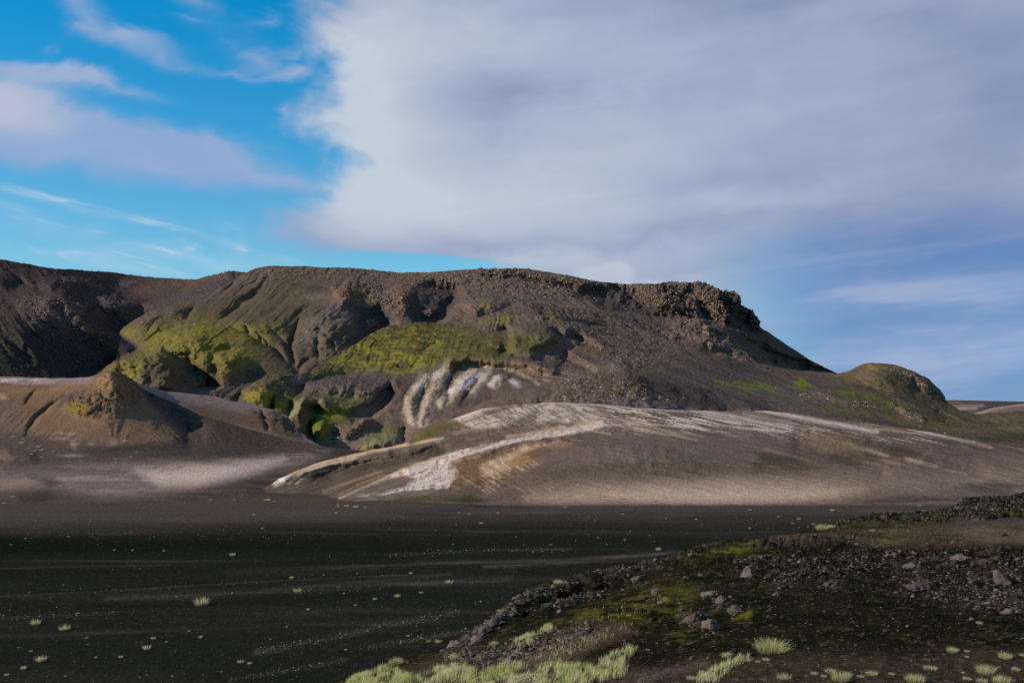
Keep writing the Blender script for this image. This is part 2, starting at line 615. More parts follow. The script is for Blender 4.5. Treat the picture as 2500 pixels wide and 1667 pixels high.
# ------------------------------------------------------------------ materials
def ground_material(name, n1, n2, bump_scale, bump_str, grain=0.55, spec=0.0, rough=0.95, flat=1.0, speck=0.0, bump_dist=0.1):
    m = bpy.data.materials.new(name)
    m.use_nodes = True
    nt = m.node_tree
    g = Graph(nt)
    bs = nt.nodes['Principled BSDF']
    bs.inputs['Roughness'].default_value = rough
    bs.inputs['Specular IOR Level'].default_value = spec
    at = nt.nodes.new('ShaderNodeAttribute')
    at.attribute_name = 'Col'
    geo = nt.nodes.new('ShaderNodeNewGeometry')
    sp = nt.nodes.new('ShaderNodeSeparateXYZ')
    nt.links.new(geo.outputs['Position'], sp.inputs[0])
    pos = g.vec(sp.outputs[0], g.mul(sp.outputs[1], flat), sp.outputs[2])
    a = g.noise(pos, n1, 4.0, 0.62)
    b = g.noise(pos, n2, 3.0, 0.6)
    f = g.add(1.0, g.mul(g.add(g.mul(g.add(a, -0.5), grain * 2.2), g.mul(g.add(b, -0.5), grain * 2.0)), at.outputs['Alpha']))
    f = g.m('MAXIMUM', f, 0.18)
    vm = nt.nodes.new('ShaderNodeVectorMath')
    vm.operation = 'SCALE'
    nt.links.new(at.outputs['Color'], vm.inputs[0])
    nt.links.new(f, vm.inputs['Scale'])
    colout = vm.outputs[0]
    if speck:
        vo = nt.nodes.new('ShaderNodeTexVoronoi')
        vo.inputs['Scale'].default_value = n2 * 0.8
        nt.links.new(pos, vo.inputs['Vector'])
        hs = nt.nodes.new('ShaderNodeSeparateColor')
        nt.links.new(vo.outputs['Color'], hs.inputs[0])
        pick = g.mul(g.sstep(hs.outputs[0], 0.93, 0.97), g.sstep(vo.outputs['Distance'], 0.34, 0.2))
        colout = g.mix(g.mul(pick, speck), colout, (0.30, 0.27, 0.25))
    nt.links.new(colout, bs.inputs['Base Color'])
    bn = g.noise(pos, bump_scale, 5.0, 0.65)
    bu = nt.nodes.new('ShaderNodeBump')
    nt.links.new(g.mul(at.outputs['Alpha'], bump_str), bu.inputs['Strength'])
    bu.inputs['Distance'].default_value = bump_dist
    nt.links.new(bn, bu.inputs['Height'])
    nt.links.new(bu.outputs[0], bs.inputs['Normal'])
    return m


MAT_FAR = ground_material("mountain_ground", 0.8, 1.9, 0.9, 1.0, 1.5, bump_dist=1.2)
MAT_MID = ground_material("slope_ash", 1.6, 4.6, 2.4, 0.9, 0.55, bump_dist=0.22, speck=0.0)
MAT_NEAR = ground_material("cinder_ground", 6.0, 20.0, 13.0, 1.0, 1.0, bump_dist=0.08, speck=0.5)
MAT_PLAIN = ground_material("black_sand", 2.4, 9.0, 4.0, 0.7, 0.7, bump_dist=0.05, flat=0.45, speck=0.35)

BROWN = np.array((0.115, 0.084, 0.066))
TAN = np.array((0.165, 0.122, 0.092))
RED = np.array((0.135, 0.082, 0.055))
ASH = np.array((0.082, 0.068, 0.066))
ASH_AND_SHADE = np.array((0.040, 0.036, 0.038))  # dark ash, also used to paint shade into hollows and slopes
BLACK = np.array((0.0125, 0.0140, 0.0118))
MOSS = np.array((0.172, 0.150, 0.026))
OLIVE = np.array((0.074, 0.066, 0.030))
GREEN = np.array((0.105, 0.150, 0.018))
PALEMOSS = np.array((0.20, 0.21, 0.10))
WHITE = np.array((0.47, 0.425, 0.405))
CREAM = np.array((0.40, 0.32, 0.235))
OCHRE = np.array((0.215, 0.140, 0.072))
SAND = np.array((0.30, 0.245, 0.205))
LAVENDER = np.array((0.155, 0.13, 0.14))

# ------------------------------------------------------------------ the plain: one sheet from below the viewer to the horizon
def band(py, c, w):
    return np.exp(-((py - c) / w) ** 2)


def build_plain():
    px = np.concatenate([np.linspace(-9000, -700, 30), np.arange(-690, 3200, 7.0), np.linspace(3210, 11500, 30)])
    Y = np.concatenate([np.geomspace(8, 40, 20)[:-1], np.geomspace(40, 60, 70)[:-1], 1.0 / np.linspace(1 / 60.0, 1 / 175.0, 210)[:-1], np.geomspace(175, 9000, 60)])
    Y = np.concatenate([np.linspace(-300, 6, 8), Y])
    PX, YY = np.meshgrid(px, Y)
    X = (PX - CX) / F * np.maximum(YY, 60 * (YY < 8) + YY * (YY >= 8))
    Z = np.zeros_like(X)
    f = lambda a: a.ravel()
    x, y = f(X), f(YY)
    z = 0.10 * fbm(x / 14, y / 9, octaves=3) + 0.03 * fbm(x / 3, y / 3, octaves=2)
    z = z + 0.25 * np.exp(-((x * 0.10 + 92 - y) / 1.6) ** 2) * sm(-40, -20, x) * sm(30, 5, x)
    keep = y < 8
    z[keep] = 0
    pyv = HZ + (CAMZ - 0) / np.maximum(y, 9) * F
    pxv = f(PX)
    c = np.repeat(BLACK[None, :], len(x), 0)
    # long wind-laid streaks and brighter gravel bars across the plain
    n1 = fbm(x / 30, y / 3.5, octaves=4)
    n2 = fbm(x / 55 + 3, y / 6 + (x * 0.02), octaves=3)
    c = mixc(c, (0.050, 0.042, 0.040), sm(0.15, 0.6, n1) * 0.18 + sm(0.0, 0.6, n2) * 0.18)
    # browner towards the foot of the hills
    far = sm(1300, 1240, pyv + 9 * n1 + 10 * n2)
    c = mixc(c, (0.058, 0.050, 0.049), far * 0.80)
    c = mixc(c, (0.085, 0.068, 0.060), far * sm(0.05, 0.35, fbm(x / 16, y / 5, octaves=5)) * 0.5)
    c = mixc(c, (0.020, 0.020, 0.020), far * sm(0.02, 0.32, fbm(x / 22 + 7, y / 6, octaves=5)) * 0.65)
    c = mixc(c, (0.062, 0.050, 0.045), m_poly(pxv, pyv + 14 * n2, [(-400, 1300), (400, 1285), (900, 1262), (1000, 1228), (900, 1190), (500, 1190), (-400, 1230)], 26) * 0.75)
    lavb = m_line(pxv, pyv + 2.0 * n1, [(560, 1400), (760, 1392), (1000, 1380), (1250, 1372), (1450, 1365), (1620, 1352), (1800, 1345)], 5.5)
    lavb2 = m_line(pxv, pyv + 1.5 * n1, [(1180, 1386), (1400, 1378), (1600, 1368)], 3.0)
    lav3 = m_line(pxv, pyv + 2 * n1, [(80, 1368), (300, 1370), (640, 1368)], 2.5)
    lav4 = m_line(pxv, pyv + 2 * n1, [(640, 1440), (760, 1430), (980, 1412), (1100, 1400)], 4)
    rough = sm(-0.35, 0.5, fbm(x / 9, y / 2.2, octaves=3) )
    c = mixc(c, (0.095, 0.082, 0.084), (lavb * 0.62 * sm(700, 1150, pxv) + lavb * 0.15 + lavb2 * 0.6 + lav3 * 0.35 + lav4 * 0.28) * (0.35 + 0.65 * rough))
    for cy, w, s in ((1300, 6, 0.22), (1352, 3, 0.12), (1428, 5, 0.14), (1492, 9, 0.16), (1522, 8, 0.20)):
        c = mixc(c, (0.085, 0.074, 0.072), band(pyv - 0.035 * (900 - pxv) * (cy > 1400) + 5 * n2, cy, w) * s * rough)
    for pts, w, a in (([(0, 1456), (250, 1444), (430, 1431), (700, 1416), (1000, 1401)], 2.2, 0.30), ([(270, 1462), (500, 1452), (700, 1441), (1050, 1424), (1250, 1412)], 7, 0.26), ([(0, 1508), (140, 1503), (290, 1494)], 4, 0.30),
                      ([(620, 1592), (760, 1568), (920, 1530), (1120, 1494)], 8, 0.28), ([(900, 1580), (1050, 1556), (1180, 1532)], 6, 0.30), ([(560, 1662), (700, 1640), (840, 1612)], 5, 0.2), ([(950, 1352), (1200, 1344), (1400, 1340)], 2.5, 0.3), ([(0, 1385), (200, 1383), (420, 1378)], 2, 0.22)):
        c = mixc(c, (0.105, 0.088, 0.080), m_line(pxv + 20 * n2, pyv + 3.0 * n1, pts, w) * a * (0.25 + 0.75 * rough))
    for pts, w, a in (([(0, 1452), (250, 1440), (430, 1427), (700, 1412), (1000, 1397)], 2.0, 0.6), ([(200, 1480), (600, 1470), (1000, 1440)], 9, 0.4), ([(0, 1400), (500, 1390), (1000, 1365)], 12, 0.35)):
        c = mixc(c, (0.005, 0.007, 0.006), m_line(pxv + 20 * n2, pyv + 3.0 * n1, pts, w) * a)
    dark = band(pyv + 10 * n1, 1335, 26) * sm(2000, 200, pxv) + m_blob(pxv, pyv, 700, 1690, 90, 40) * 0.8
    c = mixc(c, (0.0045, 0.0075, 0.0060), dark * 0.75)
    # distant country: lavender brown ash
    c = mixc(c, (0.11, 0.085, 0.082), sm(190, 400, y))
    c = c * np.array((1.25, 1.12, 0.95))
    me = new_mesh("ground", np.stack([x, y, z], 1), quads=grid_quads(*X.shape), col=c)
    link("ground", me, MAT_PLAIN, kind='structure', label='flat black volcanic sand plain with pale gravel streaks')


build_plain()


# ------------------------------------------------------------------ far tableland on the right horizon
def far_paint(fx, fy, P, N):
    n = fbm(P[:, 0] / 260, P[:, 1] / 90, octaves=4)
    c = np.repeat(np.array((0.060, 0.052, 0.056))[None], len(fx), 0)
    c = mixc(c, (0.19, 0.15, 0.145), sm(-0.1, 0.35, n - 0.5 * sm(2330, 2420, fx)) * 0.85)
    c = mixc(c, (0.24, 0.20, 0.19), m_line(fx, fy + 4 * n, [(2320, 992), (2400, 990)], 4) * 0.7)
    c = mixc(c, (0.30, 0.26, 0.25), m_line(fx, fy + 4 * n, [(2330, 996), (2385, 997)], 2.5) * 0.7)
    return c


slope_sheet("far_tableland", 1900, 2800, 4.0,
            [(1900, 977), (2300, 976), (2400, 978), (2500, 980), (2800, 982)], [(1900, 1035), (2800, 1035)], 40,
            [(1900, 977, 3200), (2800, 982, 3200), (2300, 977, 3200), (1900, 1035, 1000), (2300, 1035, 1000), (2800, 1035, 1000), (2300, 1000, 2000), (2700, 1000, 2000)],
            None, lambda x, y, P: (6 * fbm(P[:, 0] / 200, P[:, 1] / 120, octaves=3) * sm(978, 990, y), None), far_paint, MAT_FAR,
            'distant flat tableland beyond the small knoll at the horizon', back=(400, 60, 4))


def dune_paint(fx, fy, P, N):
    n = fbm(P[:, 0] / 30, P[:, 1] / 60, octaves=3)
    c = np.repeat(np.array((0.15, 0.115, 0.105))[None], len(fx), 0)
    c = mixc(c, (0.26, 0.22, 0.21), m_line(fx, fy, [(2380, 1010), (2430, 996), (2500, 986), (2600, 980)], 4) * 0.8 + sm(0, 0.5, n) * 0.3)
    return c


slope_sheet("pale_dune", 2330, 2760, 4.0,
            [(2330, 1022), (2380, 1008), (2430, 994), (2470, 989), (2500, 985), (2600, 979), (2760, 975)], [(2330, 1040), (2760, 1040)], 30,
            [(2330, 1022, 900), (2430, 994, 950), (2500, 985, 1000), (2760, 975, 1050), (2330, 1040, 800), (2760, 1040, 800), (2550, 1040, 800)],
            None, None, dune_paint, MAT_FAR, 'smooth pale brown dune behind the mossy knoll', back=(120, 30, 5))


# ------------------------------------------------------------------ left mountain
def left_shape(x, y):
    d = -4.0 * rills(x, y, 750, -0.9, 0.9, 100, 600, 24, 9.3)
    # boulder shoulder standing out towards the ravine
    d = d - 26 * m_vee(x, y, [(70, 728), (150, 735), (190, 760), (230, 800), (280, 835)], 34)
    d = d + 16 * m_vee(x, y, [(215, 735), (250, 765), (290, 800), (335, 838)], 20)
    d = d + 14 * m_vee(x, y, [(330, 835), (300, 870), (250, 920)], 22)
    # rocky buttress above the ravine
    d = d - 18 * m_blob(x, y, 275, 745, 50, 26, 10)
    d = d + 14 * m_blob(x, y, 345, 762, 22, 20)
    d = d + 10 * m_blob(x, y, 235, 748, 12, 20, -20)
    d = d + 12 * m_vee(x, y, [(395, 700), (440, 706), (420, 715)], 10)
    d = d - 9 * m_vee(x, y, [(375, 688), (420, 687), (460, 690)], 10)
    d = d - 14 * m_vee(x, y, [(140, 683), (220, 692), (260, 712)], 12) - 10 * m_vee(x, y, [(100, 690), (140, 702)], 10)
    d = d + 22 * m_vee(x, y, [(0, 700), (60, 700), (140, 715)], 22)
    d = d - 9 * m_vee(x, y, [(230, 815), (270, 825), (290, 840)], 12)
    d = d + 8 * m_vee(x, y, [(60, 800), (120, 850), (160, 900)], 14) - 8 * m_vee(x, y, [(20, 790), (80, 850), (120, 900)], 14)
    d = d - 14 * m_vee(x, y, [(500, 677), (540, 668), (585, 666)], 14)
    return d


def left_rock(x, y):
    r = m_poly(x, y, [(40, 735), (90, 725), (160, 728), (210, 745), (200, 790), (270, 820), (290, 845), (230, 825), (150, 790), (80, 790)], 16)
    r = np.maximum(r, m_blob(x, y, 275, 745, 50, 26, 10))
    r = np.maximum(r, m_line(x, y, [(230, 812), (270, 825), (285, 845)], 9))
    r = np.maximum(r, 0.7 * m_line(x, y, [(140, 683), (210, 690), (250, 708)], 8))
    r = np.maximum(r, 0.6 * m_line(x, y, [(395, 690), (440, 692)], 6))
    r = np.maximum(r, 0.7 * m_line(x, y, [(500, 677), (540, 668), (590, 668)], 9))
    return np.clip(r, 0, 1)


def left_relief(x, y, P):
    r = left_rock(x, y)
    n = fbm(P[:, 0] / 9, P[:, 1] / 9, P[:, 2] / 6, 5)
    rid = ridged(P[:, 0] / 5, P[:, 1] / 8, P[:, 2] / 5, 4)
    return 0.9 * n + r * (1.5 * rid + 1.0 * n) + 0.35 * fbm(P[:, 0] / 2.2, P[:, 1] / 2.2, P[:, 2] / 2, 3), None


def left_paint(x, y, P, N):
    n = fbm(P[:, 0] / 26, P[:, 1] / 26, P[:, 2] / 14, 5)
    n2 = fbm(P[:, 0] / 5, P[:, 1] / 5, P[:, 2] / 5, 3)
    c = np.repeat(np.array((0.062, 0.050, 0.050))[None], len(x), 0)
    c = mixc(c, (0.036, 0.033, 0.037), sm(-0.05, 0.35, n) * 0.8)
    c = mixc(c, (0.100, 0.070, 0.056), m_line(x, y, [(190, 662), (300, 672), (400, 683), (470, 690)], 18) * 0.8)
    c = mixc(c, (0.105, 0.078, 0.066), m_poly(x + 10 * n, y + 8 * n, [(310, 705), (360, 690), (400, 688), (420, 705), (380, 720), (330, 722)], 12) * 0.9)
    c = mixc(c, (0.150, 0.128, 0.135), m_poly(x + 20 * n, y + 8 * n, [(285, 692), (300, 680), (330, 682), (322, 692), (300, 698)], 6) * 0.75)
    c = mixc(c, (0.090, 0.078, 0.078), m_line(x, y, [(340, 678), (400, 680), (450, 684)], 5) * 0.6)
    c = mixc(c, (0.115, 0.092, 0.084), left_rock(x, y) * (0.45 + 0.5 * sm(-0.3, 0.4, n2)))
    c = mixc(c, (0.10, 0.085, 0.088), m_poly(x, y, [(400, 720), (500, 700), (560, 690), (500, 735), (400, 760), (360, 750)], 25) * 0.6)
    c = mixc(c, (0.028, 0.034, 0.030), m_poly(x + 15 * n, y, [(-200, 790), (90, 800), (220, 860), (300, 880), (230, 940), (-200, 940)], 40) * 0.65)  # shade of the lower face, turned from the sun, painted into the colour
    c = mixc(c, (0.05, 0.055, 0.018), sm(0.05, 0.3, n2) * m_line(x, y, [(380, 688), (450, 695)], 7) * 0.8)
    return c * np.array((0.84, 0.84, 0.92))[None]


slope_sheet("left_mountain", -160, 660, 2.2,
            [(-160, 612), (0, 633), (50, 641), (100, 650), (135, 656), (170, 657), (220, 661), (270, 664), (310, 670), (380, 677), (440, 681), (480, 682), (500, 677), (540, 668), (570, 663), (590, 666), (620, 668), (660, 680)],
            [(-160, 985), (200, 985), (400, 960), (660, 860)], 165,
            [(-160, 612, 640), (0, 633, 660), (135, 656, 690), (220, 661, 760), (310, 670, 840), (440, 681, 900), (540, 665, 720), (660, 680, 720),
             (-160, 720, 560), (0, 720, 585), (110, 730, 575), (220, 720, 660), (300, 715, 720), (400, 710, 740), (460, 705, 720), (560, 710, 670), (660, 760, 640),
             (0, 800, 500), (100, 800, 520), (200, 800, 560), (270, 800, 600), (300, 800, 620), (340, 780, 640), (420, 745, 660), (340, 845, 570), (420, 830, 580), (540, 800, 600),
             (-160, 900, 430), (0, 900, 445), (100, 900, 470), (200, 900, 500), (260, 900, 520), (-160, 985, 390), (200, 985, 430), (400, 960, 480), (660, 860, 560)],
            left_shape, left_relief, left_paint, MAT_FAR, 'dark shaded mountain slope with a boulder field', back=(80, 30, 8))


# ------------------------------------------------------------------ main massif with the cliff
def massif_rock(x, y):
    r = m_poly(x, y, [(1600, 700), (1640, 688), (1720, 692), (1760, 708), (1800, 712), (1812, 750), (1845, 765), (1860, 800), (1810, 790), (1760, 775), (1700, 760), (1650, 745), (1570, 720)], 10)
    r = np.maximum(r, m_line(x, y, [(1170, 664), (1200, 660), (1240, 662), (1290, 672), (1350, 684), (1400, 692), (1450, 700), (1500, 706)], 9))
    r = np.maximum(r, 0.8 * m_line(x, y, [(1060, 702), (1110, 694), (1150, 685)], 8))
    r = np.maximum(r, 0.9 * m_poly(x, y, [(810, 700), (850, 690), (900, 690), (960, 700), (1000, 720), (1010, 760), (960, 775), (930, 745), (870, 745), (840, 735)], 10))
    r = np.maximum(r, 0.55 * m_poly(x, y, [(1000, 668), (1200, 655), (1450, 686), (1500, 720), (1420, 740), (1250, 725), (1120, 715), (1010, 690)], 22))
    r = np.maximum(r, 0.7 * m_poly(x, y, [(1500, 700), (1560, 695), (1650, 740), (1710, 770), (1640, 760), (1560, 730)], 14))
    r = np.maximum(r, 0.5 * m_blob(x, y, 1055, 760, 14, 9))
    r = np.maximum(r, 0.6 * m_blob(x, y, 1820, 815, 16, 10, 30))
    r = np.maximum(r, 0.4 * m_poly(x, y, [(600, 664), (660, 648), (820, 652), (1000, 666), (1000, 690), (820, 680), (650, 690)], 16))
    return np.clip(r, 0, 1)


GULLIES = [([(728, 912), (705, 880), (670, 850), (620, 825), (590, 810), (566, 798)], 6, 9),
           ([(728, 912), (718, 880), (712, 850), (716, 820), (722, 795), (738, 765)], 7, 11),
           ([(700, 870), (670, 845), (640, 820), (628, 812)], 5, 6),
           ([(712, 850), (690, 830), (668, 808)], 5, 6), ([(606, 818), (605, 790)], 4, 4),
           ([(640, 838), (628, 815)], 4, 5), ([(776, 885), (774, 850), (776, 825)], 4, 5), ([(822, 860), (806, 836), (800, 820)], 4, 4),
           ([(728, 912), (740, 890), (760, 870)], 7, 8),
           ([(545, 780), (590, 745), (630, 715), (660, 695)], 8, 5), ([(700, 790), (740, 760), (780, 735)], 6, 4)]


def massif_shape(x, y):
    d = -3.2 * rills(x, y, 720, 1.15, 1.5, 820, 1250, 26, 1.7)
    for pts, w, amp in GULLIES:
        d = d + amp * m_vee(x, y, pts, w)
    # amphitheatre on the face and the hollow left of it
    d = d + 27 * m_ramp(x, y, [(1005, 698), (1060, 688), (1115, 698), (1124, 722), (1100, 760), (1072, 796), (1010, 800), (995, 750)], 15, 985, 1110)
    d = d + 24 * m_ramp(x, y, [(866, 750), (935, 756), (962, 783), (940, 815), (890, 850), (845, 875), (858, 800)], 14, 840, 945)
    d = d + 42 * m_ramp(x, y, [(1415, 706), (1500, 694), (1560, 716), (1640, 758), (1700, 790), (1560, 778), (1470, 752)], 12, 1400, 1640)
    d = d + 30 * m_ramp(x, y, [(1780, 805), (1830, 828), (1900, 864), (2050, 912), (1930, 906), (1850, 888), (1810, 852)], 8, 1770, 1900)
    d = d + 34 * m_ramp(x, y, [(414, 860), (440, 860), (482, 890), (538, 946), (424, 955)], 7, 402, 500)
    # ribs
    d = d - 22 * m_vee(x, y, [(825, 705), (845, 725), (860, 740)], 22) - 18 * m_vee(x, y, [(980, 700), (985, 735), (975, 770)], 24)
    d = d - 20 * m_blob(x, y, 800, 800, 60, 55, 30) - 14 * m_blob(x, y, 1185, 748, 52, 24)
    d = d - 18 * m_blob(x, y, 1055, 760, 20, 12)
    # mossy shoulder on the left
    d = d - 16 * m_blob(x, y, 470, 830, 110, 45, 10) - 10 * m_blob(x, y, 640, 790, 70, 20)
    d = d + 9 * m_blob(x, y, 545, 852, 32, 9, -6) + 9 * m_blob(x, y, 530, 900, 16, 14, 40)
    d = d + 12 * m_blob(x, y, 610, 920, 40, 18, -20) - 10 * m_blob(x, y, 560, 880, 40, 14) - 7 * m_blob(x, y, 385, 870, 50, 20, -20)
    d = d + 7 * m_vee(x, y, [(380, 842), (415, 860), (440, 880)], 8) - 10 * m_vee(x, y, [(330, 855), (285, 885), (250, 912)], 22)
    d = d - 17 * m_poly(x, y, [(230, 925), (300, 880), (345, 862), (395, 848), (416, 868), (424, 950), (230, 950)], 9)
    d = d + 16 * m_vee(x, y, [(292, 820), (335, 848), (300, 868)], 9)
    # spur above the ravine
    d = d - 10 * m_vee(x, y, [(500, 735), (420, 760), (350, 790), (310, 805)], 16) + 8 * m_vee(x, y, [(470, 790), (400, 805), (345, 840)], 8)
    d = d + 9 * m_vee(x, y, [(478, 745), (460, 770), (450, 785)], 8) + 8 * m_vee(x, y, [(640, 700), (580, 745), (530, 790)], 9)
    # cliff on the right
    d = d + 10 * m_poly(x, y, [(1640, 700), (1700, 698), (1720, 740), (1760, 790), (1700, 770), (1660, 735)], 14)
    d = d - 16 * m_vee(x, y, [(1735, 700), (1755, 730), (1790, 770)], 13) - 15 * m_vee(x, y, [(1795, 715), (1800, 745), (1812, 775)], 12)
    d = d + 13 * m_vee(x, y, [(1762, 715), (1775, 745), (1790, 765)], 9) + 14 * m_vee(x, y, [(1822, 758), (1825, 785), (1830, 800)], 8)
    d = d - 12 * m_vee(x, y, [(1845, 768), (1852, 800), (1870, 825)], 12)
    d = d - 10 * m_vee(x, y, [(1560, 700), (1620, 735), (1680, 765)], 20) 
    d = d + 16 * m_vee(x, y, [(1400, 712), (1460, 722), (1500, 730)], 14) - 5 * m_line(x, y, [(1200, 662), (1300, 672), (1400, 690), (1480, 700)], 9) + 5 * m_line(x, y, [(1200, 672), (1300, 684), (1400, 702), (1470, 712)], 6)
    return d


def massif_relief(x, y, P):
    r = massif_rock(x, y)
    n = fbm(P[:, 0] / 12, P[:, 1] / 12, P[:, 2] / 8, 5)
    f = fbm(P[:, 0] / 2.4, P[:, 1] / 2.4, P[:, 2] / 2.2, 3)
    rid = ridged(P[:, 0] / 8, P[:, 1] / 12, P[:, 2] / 9, 5)
    blk = fbm(P[:, 0] / 4.5, P[:, 1] / 6, P[:, 2] / 4, 4)
    cl = m_poly(x, y, [(1600, 695), (1720, 690), (1812, 712), (1870, 830), (1800, 800), (1650, 760)], 16)
    strata = np.abs(perlin(P[:, 0] / 30, P[:, 1] / 30, P[:, 2] / 3.2))
    crest = sm(0.0, 1.0, r)
    wv, wd = np.zeros_like(x), np.ones_like(x)
    k = crest > 0.05
    jx, jy = 0.7 * n[k], 0.7 * f[k]
    wv[k], wd[k] = worley(P[k, 0] / 4.2 + jx, P[k, 1] / 7.0, P[k, 2] / 6.5 + jy)
    wv2, wd2 = np.zeros_like(x), np.ones_like(x)
    wv2[k], wd2[k] = worley(P[k, 0] / 1.9 + jy, P[k, 1] / 3.0, P[k, 2] / 2.6 + jx, 7)
    blocks = 3.0 * (wv - 0.5) - 1.6 * sm(0.22, 0.0, wd) + 1.3 * (wv2 - 0.5) - 0.8 * sm(0.2, 0.0, wd2)
    face = 0.45 * crest + 0.9 * cl
    return 0.45 * n + 0.28 * f + crest * 0.7 * rid + face * (blocks + 1.2 * blk - 0.8 * strata), None


def massif_paint(x, y, P, N):
    n = fbm(P[:, 0] / 34, P[:, 1] / 34, P[:, 2] / 20, 5)
    n2 = fbm(P[:, 0] / 7, P[:, 1] / 7, P[:, 2] / 6, 4)
    n3 = fbm(P[:, 0] / 2.6, P[:, 1] / 2.6, P[:, 2] / 2.2, 3)
    wx, wy = x + 16 * n + 8 * n2, y + 9 * n + 5 * n2
    c = np.repeat(BROWN[None] * 0.92, len(x), 0)
    c = mixc(c, ASH * 1.1, sm(0.0, 0.45, n) * 0.7)
    c = mixc(c, TAN, sm(0.05, 0.5, -n + 0.4 * n2) * 0.55)
    big = fbm(P[:, 0] / 70 + 4, P[:, 1] / 60, P[:, 2] / 22, 4)
    c = mixc(c, (0.052, 0.044, 0.044), sm(0.08, 0.40, big) * 0.6)
    c = mixc(c, (0.080, 0.070, 0.040), sm(0.05, 0.35, -big + 0.3 * n2) * 0.35)
    rock = massif_rock(x, y)
    c = mixc(c, (0.150, 0.112, 0.088), rock * sm(-0.3, 0.35, n2 + 0.5 * n3) * 0.7)
    c = mixc(c, (0.050, 0.046, 0.044), rock * sm(0.05, 0.5, n3 - n2) * 0.6)
    c = mixc(c, (0.034, 0.033, 0.034), m_line(x + 6 * n2, y + 4 * n2, [(1178, 668), (1215, 666), (1255, 668)], 7) * 0.8 + m_line(x + 6 * n2, y + 4 * n2, [(1275, 678), (1310, 682), (1360, 692), (1420, 700), (1465, 706)], 8) * 0.8 + 0.6 * m_line(x + 6 * n2, y + 4 * n2, [(1080, 700), (1120, 694), (1150, 688)], 5))
    for pts, w, a, colr in (([(590, 676), (540, 712), (480, 748), (430, 775)], 9, 0.6, (0.105, 0.085, 0.086)), ([(610, 690), (560, 730), (520, 760)], 7, 0.5, (0.135, 0.088, 0.064)),
                            ([(655, 700), (600, 745), (555, 785)], 6, 0.55, (0.046, 0.042, 0.044)), ([(700, 690), (760, 672), (830, 668)], 10, 0.4, (0.100, 0.086, 0.086)), ([(720, 735), (760, 715), (800, 705)], 8, 0.45, (0.150, 0.110, 0.085)),
                            ([(1130, 790), (1200, 765), (1270, 735)], 7, 0.5, (0.120, 0.102, 0.096)), ([(1150, 720), (1250, 722), (1340, 728), (1420, 745)], 10, 0.55, (0.082, 0.070, 0.068))):
        c = mixc(c, colr, m_line(wx, wy, pts, w) * a)
    # olive growth over the left face
    ol = m_poly(wx, wy, [(300, 800), (420, 745), (520, 730), (620, 690), (740, 660), (800, 690), (780, 780), (880, 800), (800, 880), (730, 930), (480, 960), (230, 930), (330, 850)], 34)
    c = mixc(c, OLIVE * 0.95, ol * (0.35 + 0.40 * sm(-0.2, 0.4, n2)))
    # bright moss shoulder
    mo = m_poly(wx, wy, [(345, 840), (370, 805), (430, 790), (520, 784), (600, 795), (680, 800), (640, 830), (600, 850), (640, 880), (560, 905), (500, 890), (440, 870), (390, 870), (350, 865)], 34)
    mo = np.maximum(mo, m_poly(wx, wy, [(260, 905), (300, 880), (345, 868), (350, 900), (345, 935), (290, 930)], 14))
    mo = np.maximum(mo, 0.8 * m_poly(wx, wy, [(290, 808), (330, 795), (345, 815), (320, 830)], 10))
    mo = np.maximum(mo, 0.55 * m_poly(wx, wy, [(850, 705), (900, 705), (915, 745), (870, 745)], 12))
    mo = np.maximum(mo, 0.5 * m_poly(wx, wy, [(775, 820), (800, 812), (800, 830), (780, 835)], 8))
    mo = np.maximum(mo, 0.75 * m_blob(wx, wy, 1185, 745, 16, 10)) 
    c = mixc(c, MOSS, mo * (0.50 + 0.45 * sm(-0.28, 0.30, n2 + 0.4 * n3)))
    c = mixc(c, (0.020, 0.030, 0.012), mo * sm(0.18, 0.5, n3 - 0.3 * n2) * 0.55)
    c = mixc(c, (0.040, 0.036, 0.040), m_poly(wx, wy, [(285, 812), (310, 826), (342, 846), (300, 870), (284, 880)], 5) * 0.9)
    # ash slides and reddish rock; dark ash also paints the shade of the hollows
    c = mixc(c, ASH_AND_SHADE, m_poly(wx, wy, [(1010, 700), (1060, 690), (1120, 700), (1125, 725), (1090, 770), (1060, 795), (1010, 790), (990, 740)], 12) * 0.75)
    c = mixc(c, ASH_AND_SHADE * 1.1, m_poly(wx, wy, [(870, 750), (940, 755), (960, 780), (930, 810), (880, 850), (850, 840), (870, 790)], 14) * 0.8)
    c = mixc(c, (0.16, 0.125, 0.105), m_poly(wx, wy, [(740, 720), (790, 712), (790, 728), (755, 735)], 7) * 0.6)
    c = mixc(c, (0.125, 0.105, 0.095), m_poly(wx, wy, [(740, 800), (790, 745), (850, 745), (870, 770), (820, 800), (770, 840), (720, 840)], 16) * 0.5)
    c = mixc(c, RED * 1.15, m_poly(wx, wy, [(810, 705), (840, 690), (860, 715), (860, 745), (840, 740), (790, 722)], 8) * 0.6)
    c = mixc(c, RED * 1.1, m_poly(wx, wy, [(960, 705), (1000, 700), (1010, 750), (990, 770), (965, 740)], 10) * 0.5)
    c = mixc(c, ASH_AND_SHADE * 1.25, m_poly(wx, wy, [(740, 700), (800, 690), (810, 715), (750, 712)], 8) * 0.6)
    c = mixc(c, ASH_AND_SHADE * 1.1, m_poly(wx, wy, [(1400, 715), (1450, 700), (1530, 705), (1600, 740), (1690, 775), (1560, 770), (1470, 745)], 12) * 0.75)  # cast shadow on the slope right of the crest, painted into the colour
    # cliff tones
    c = mixc(c, (0.046, 0.042, 0.040), m_poly(wx, wy, [(1650, 720), (1720, 690), (1760, 712), (1812, 725), (1860, 800), (1800, 800), (1720, 770)], 12) * (0.35 + 0.4 * sm(-0.2, 0.4, n2)))
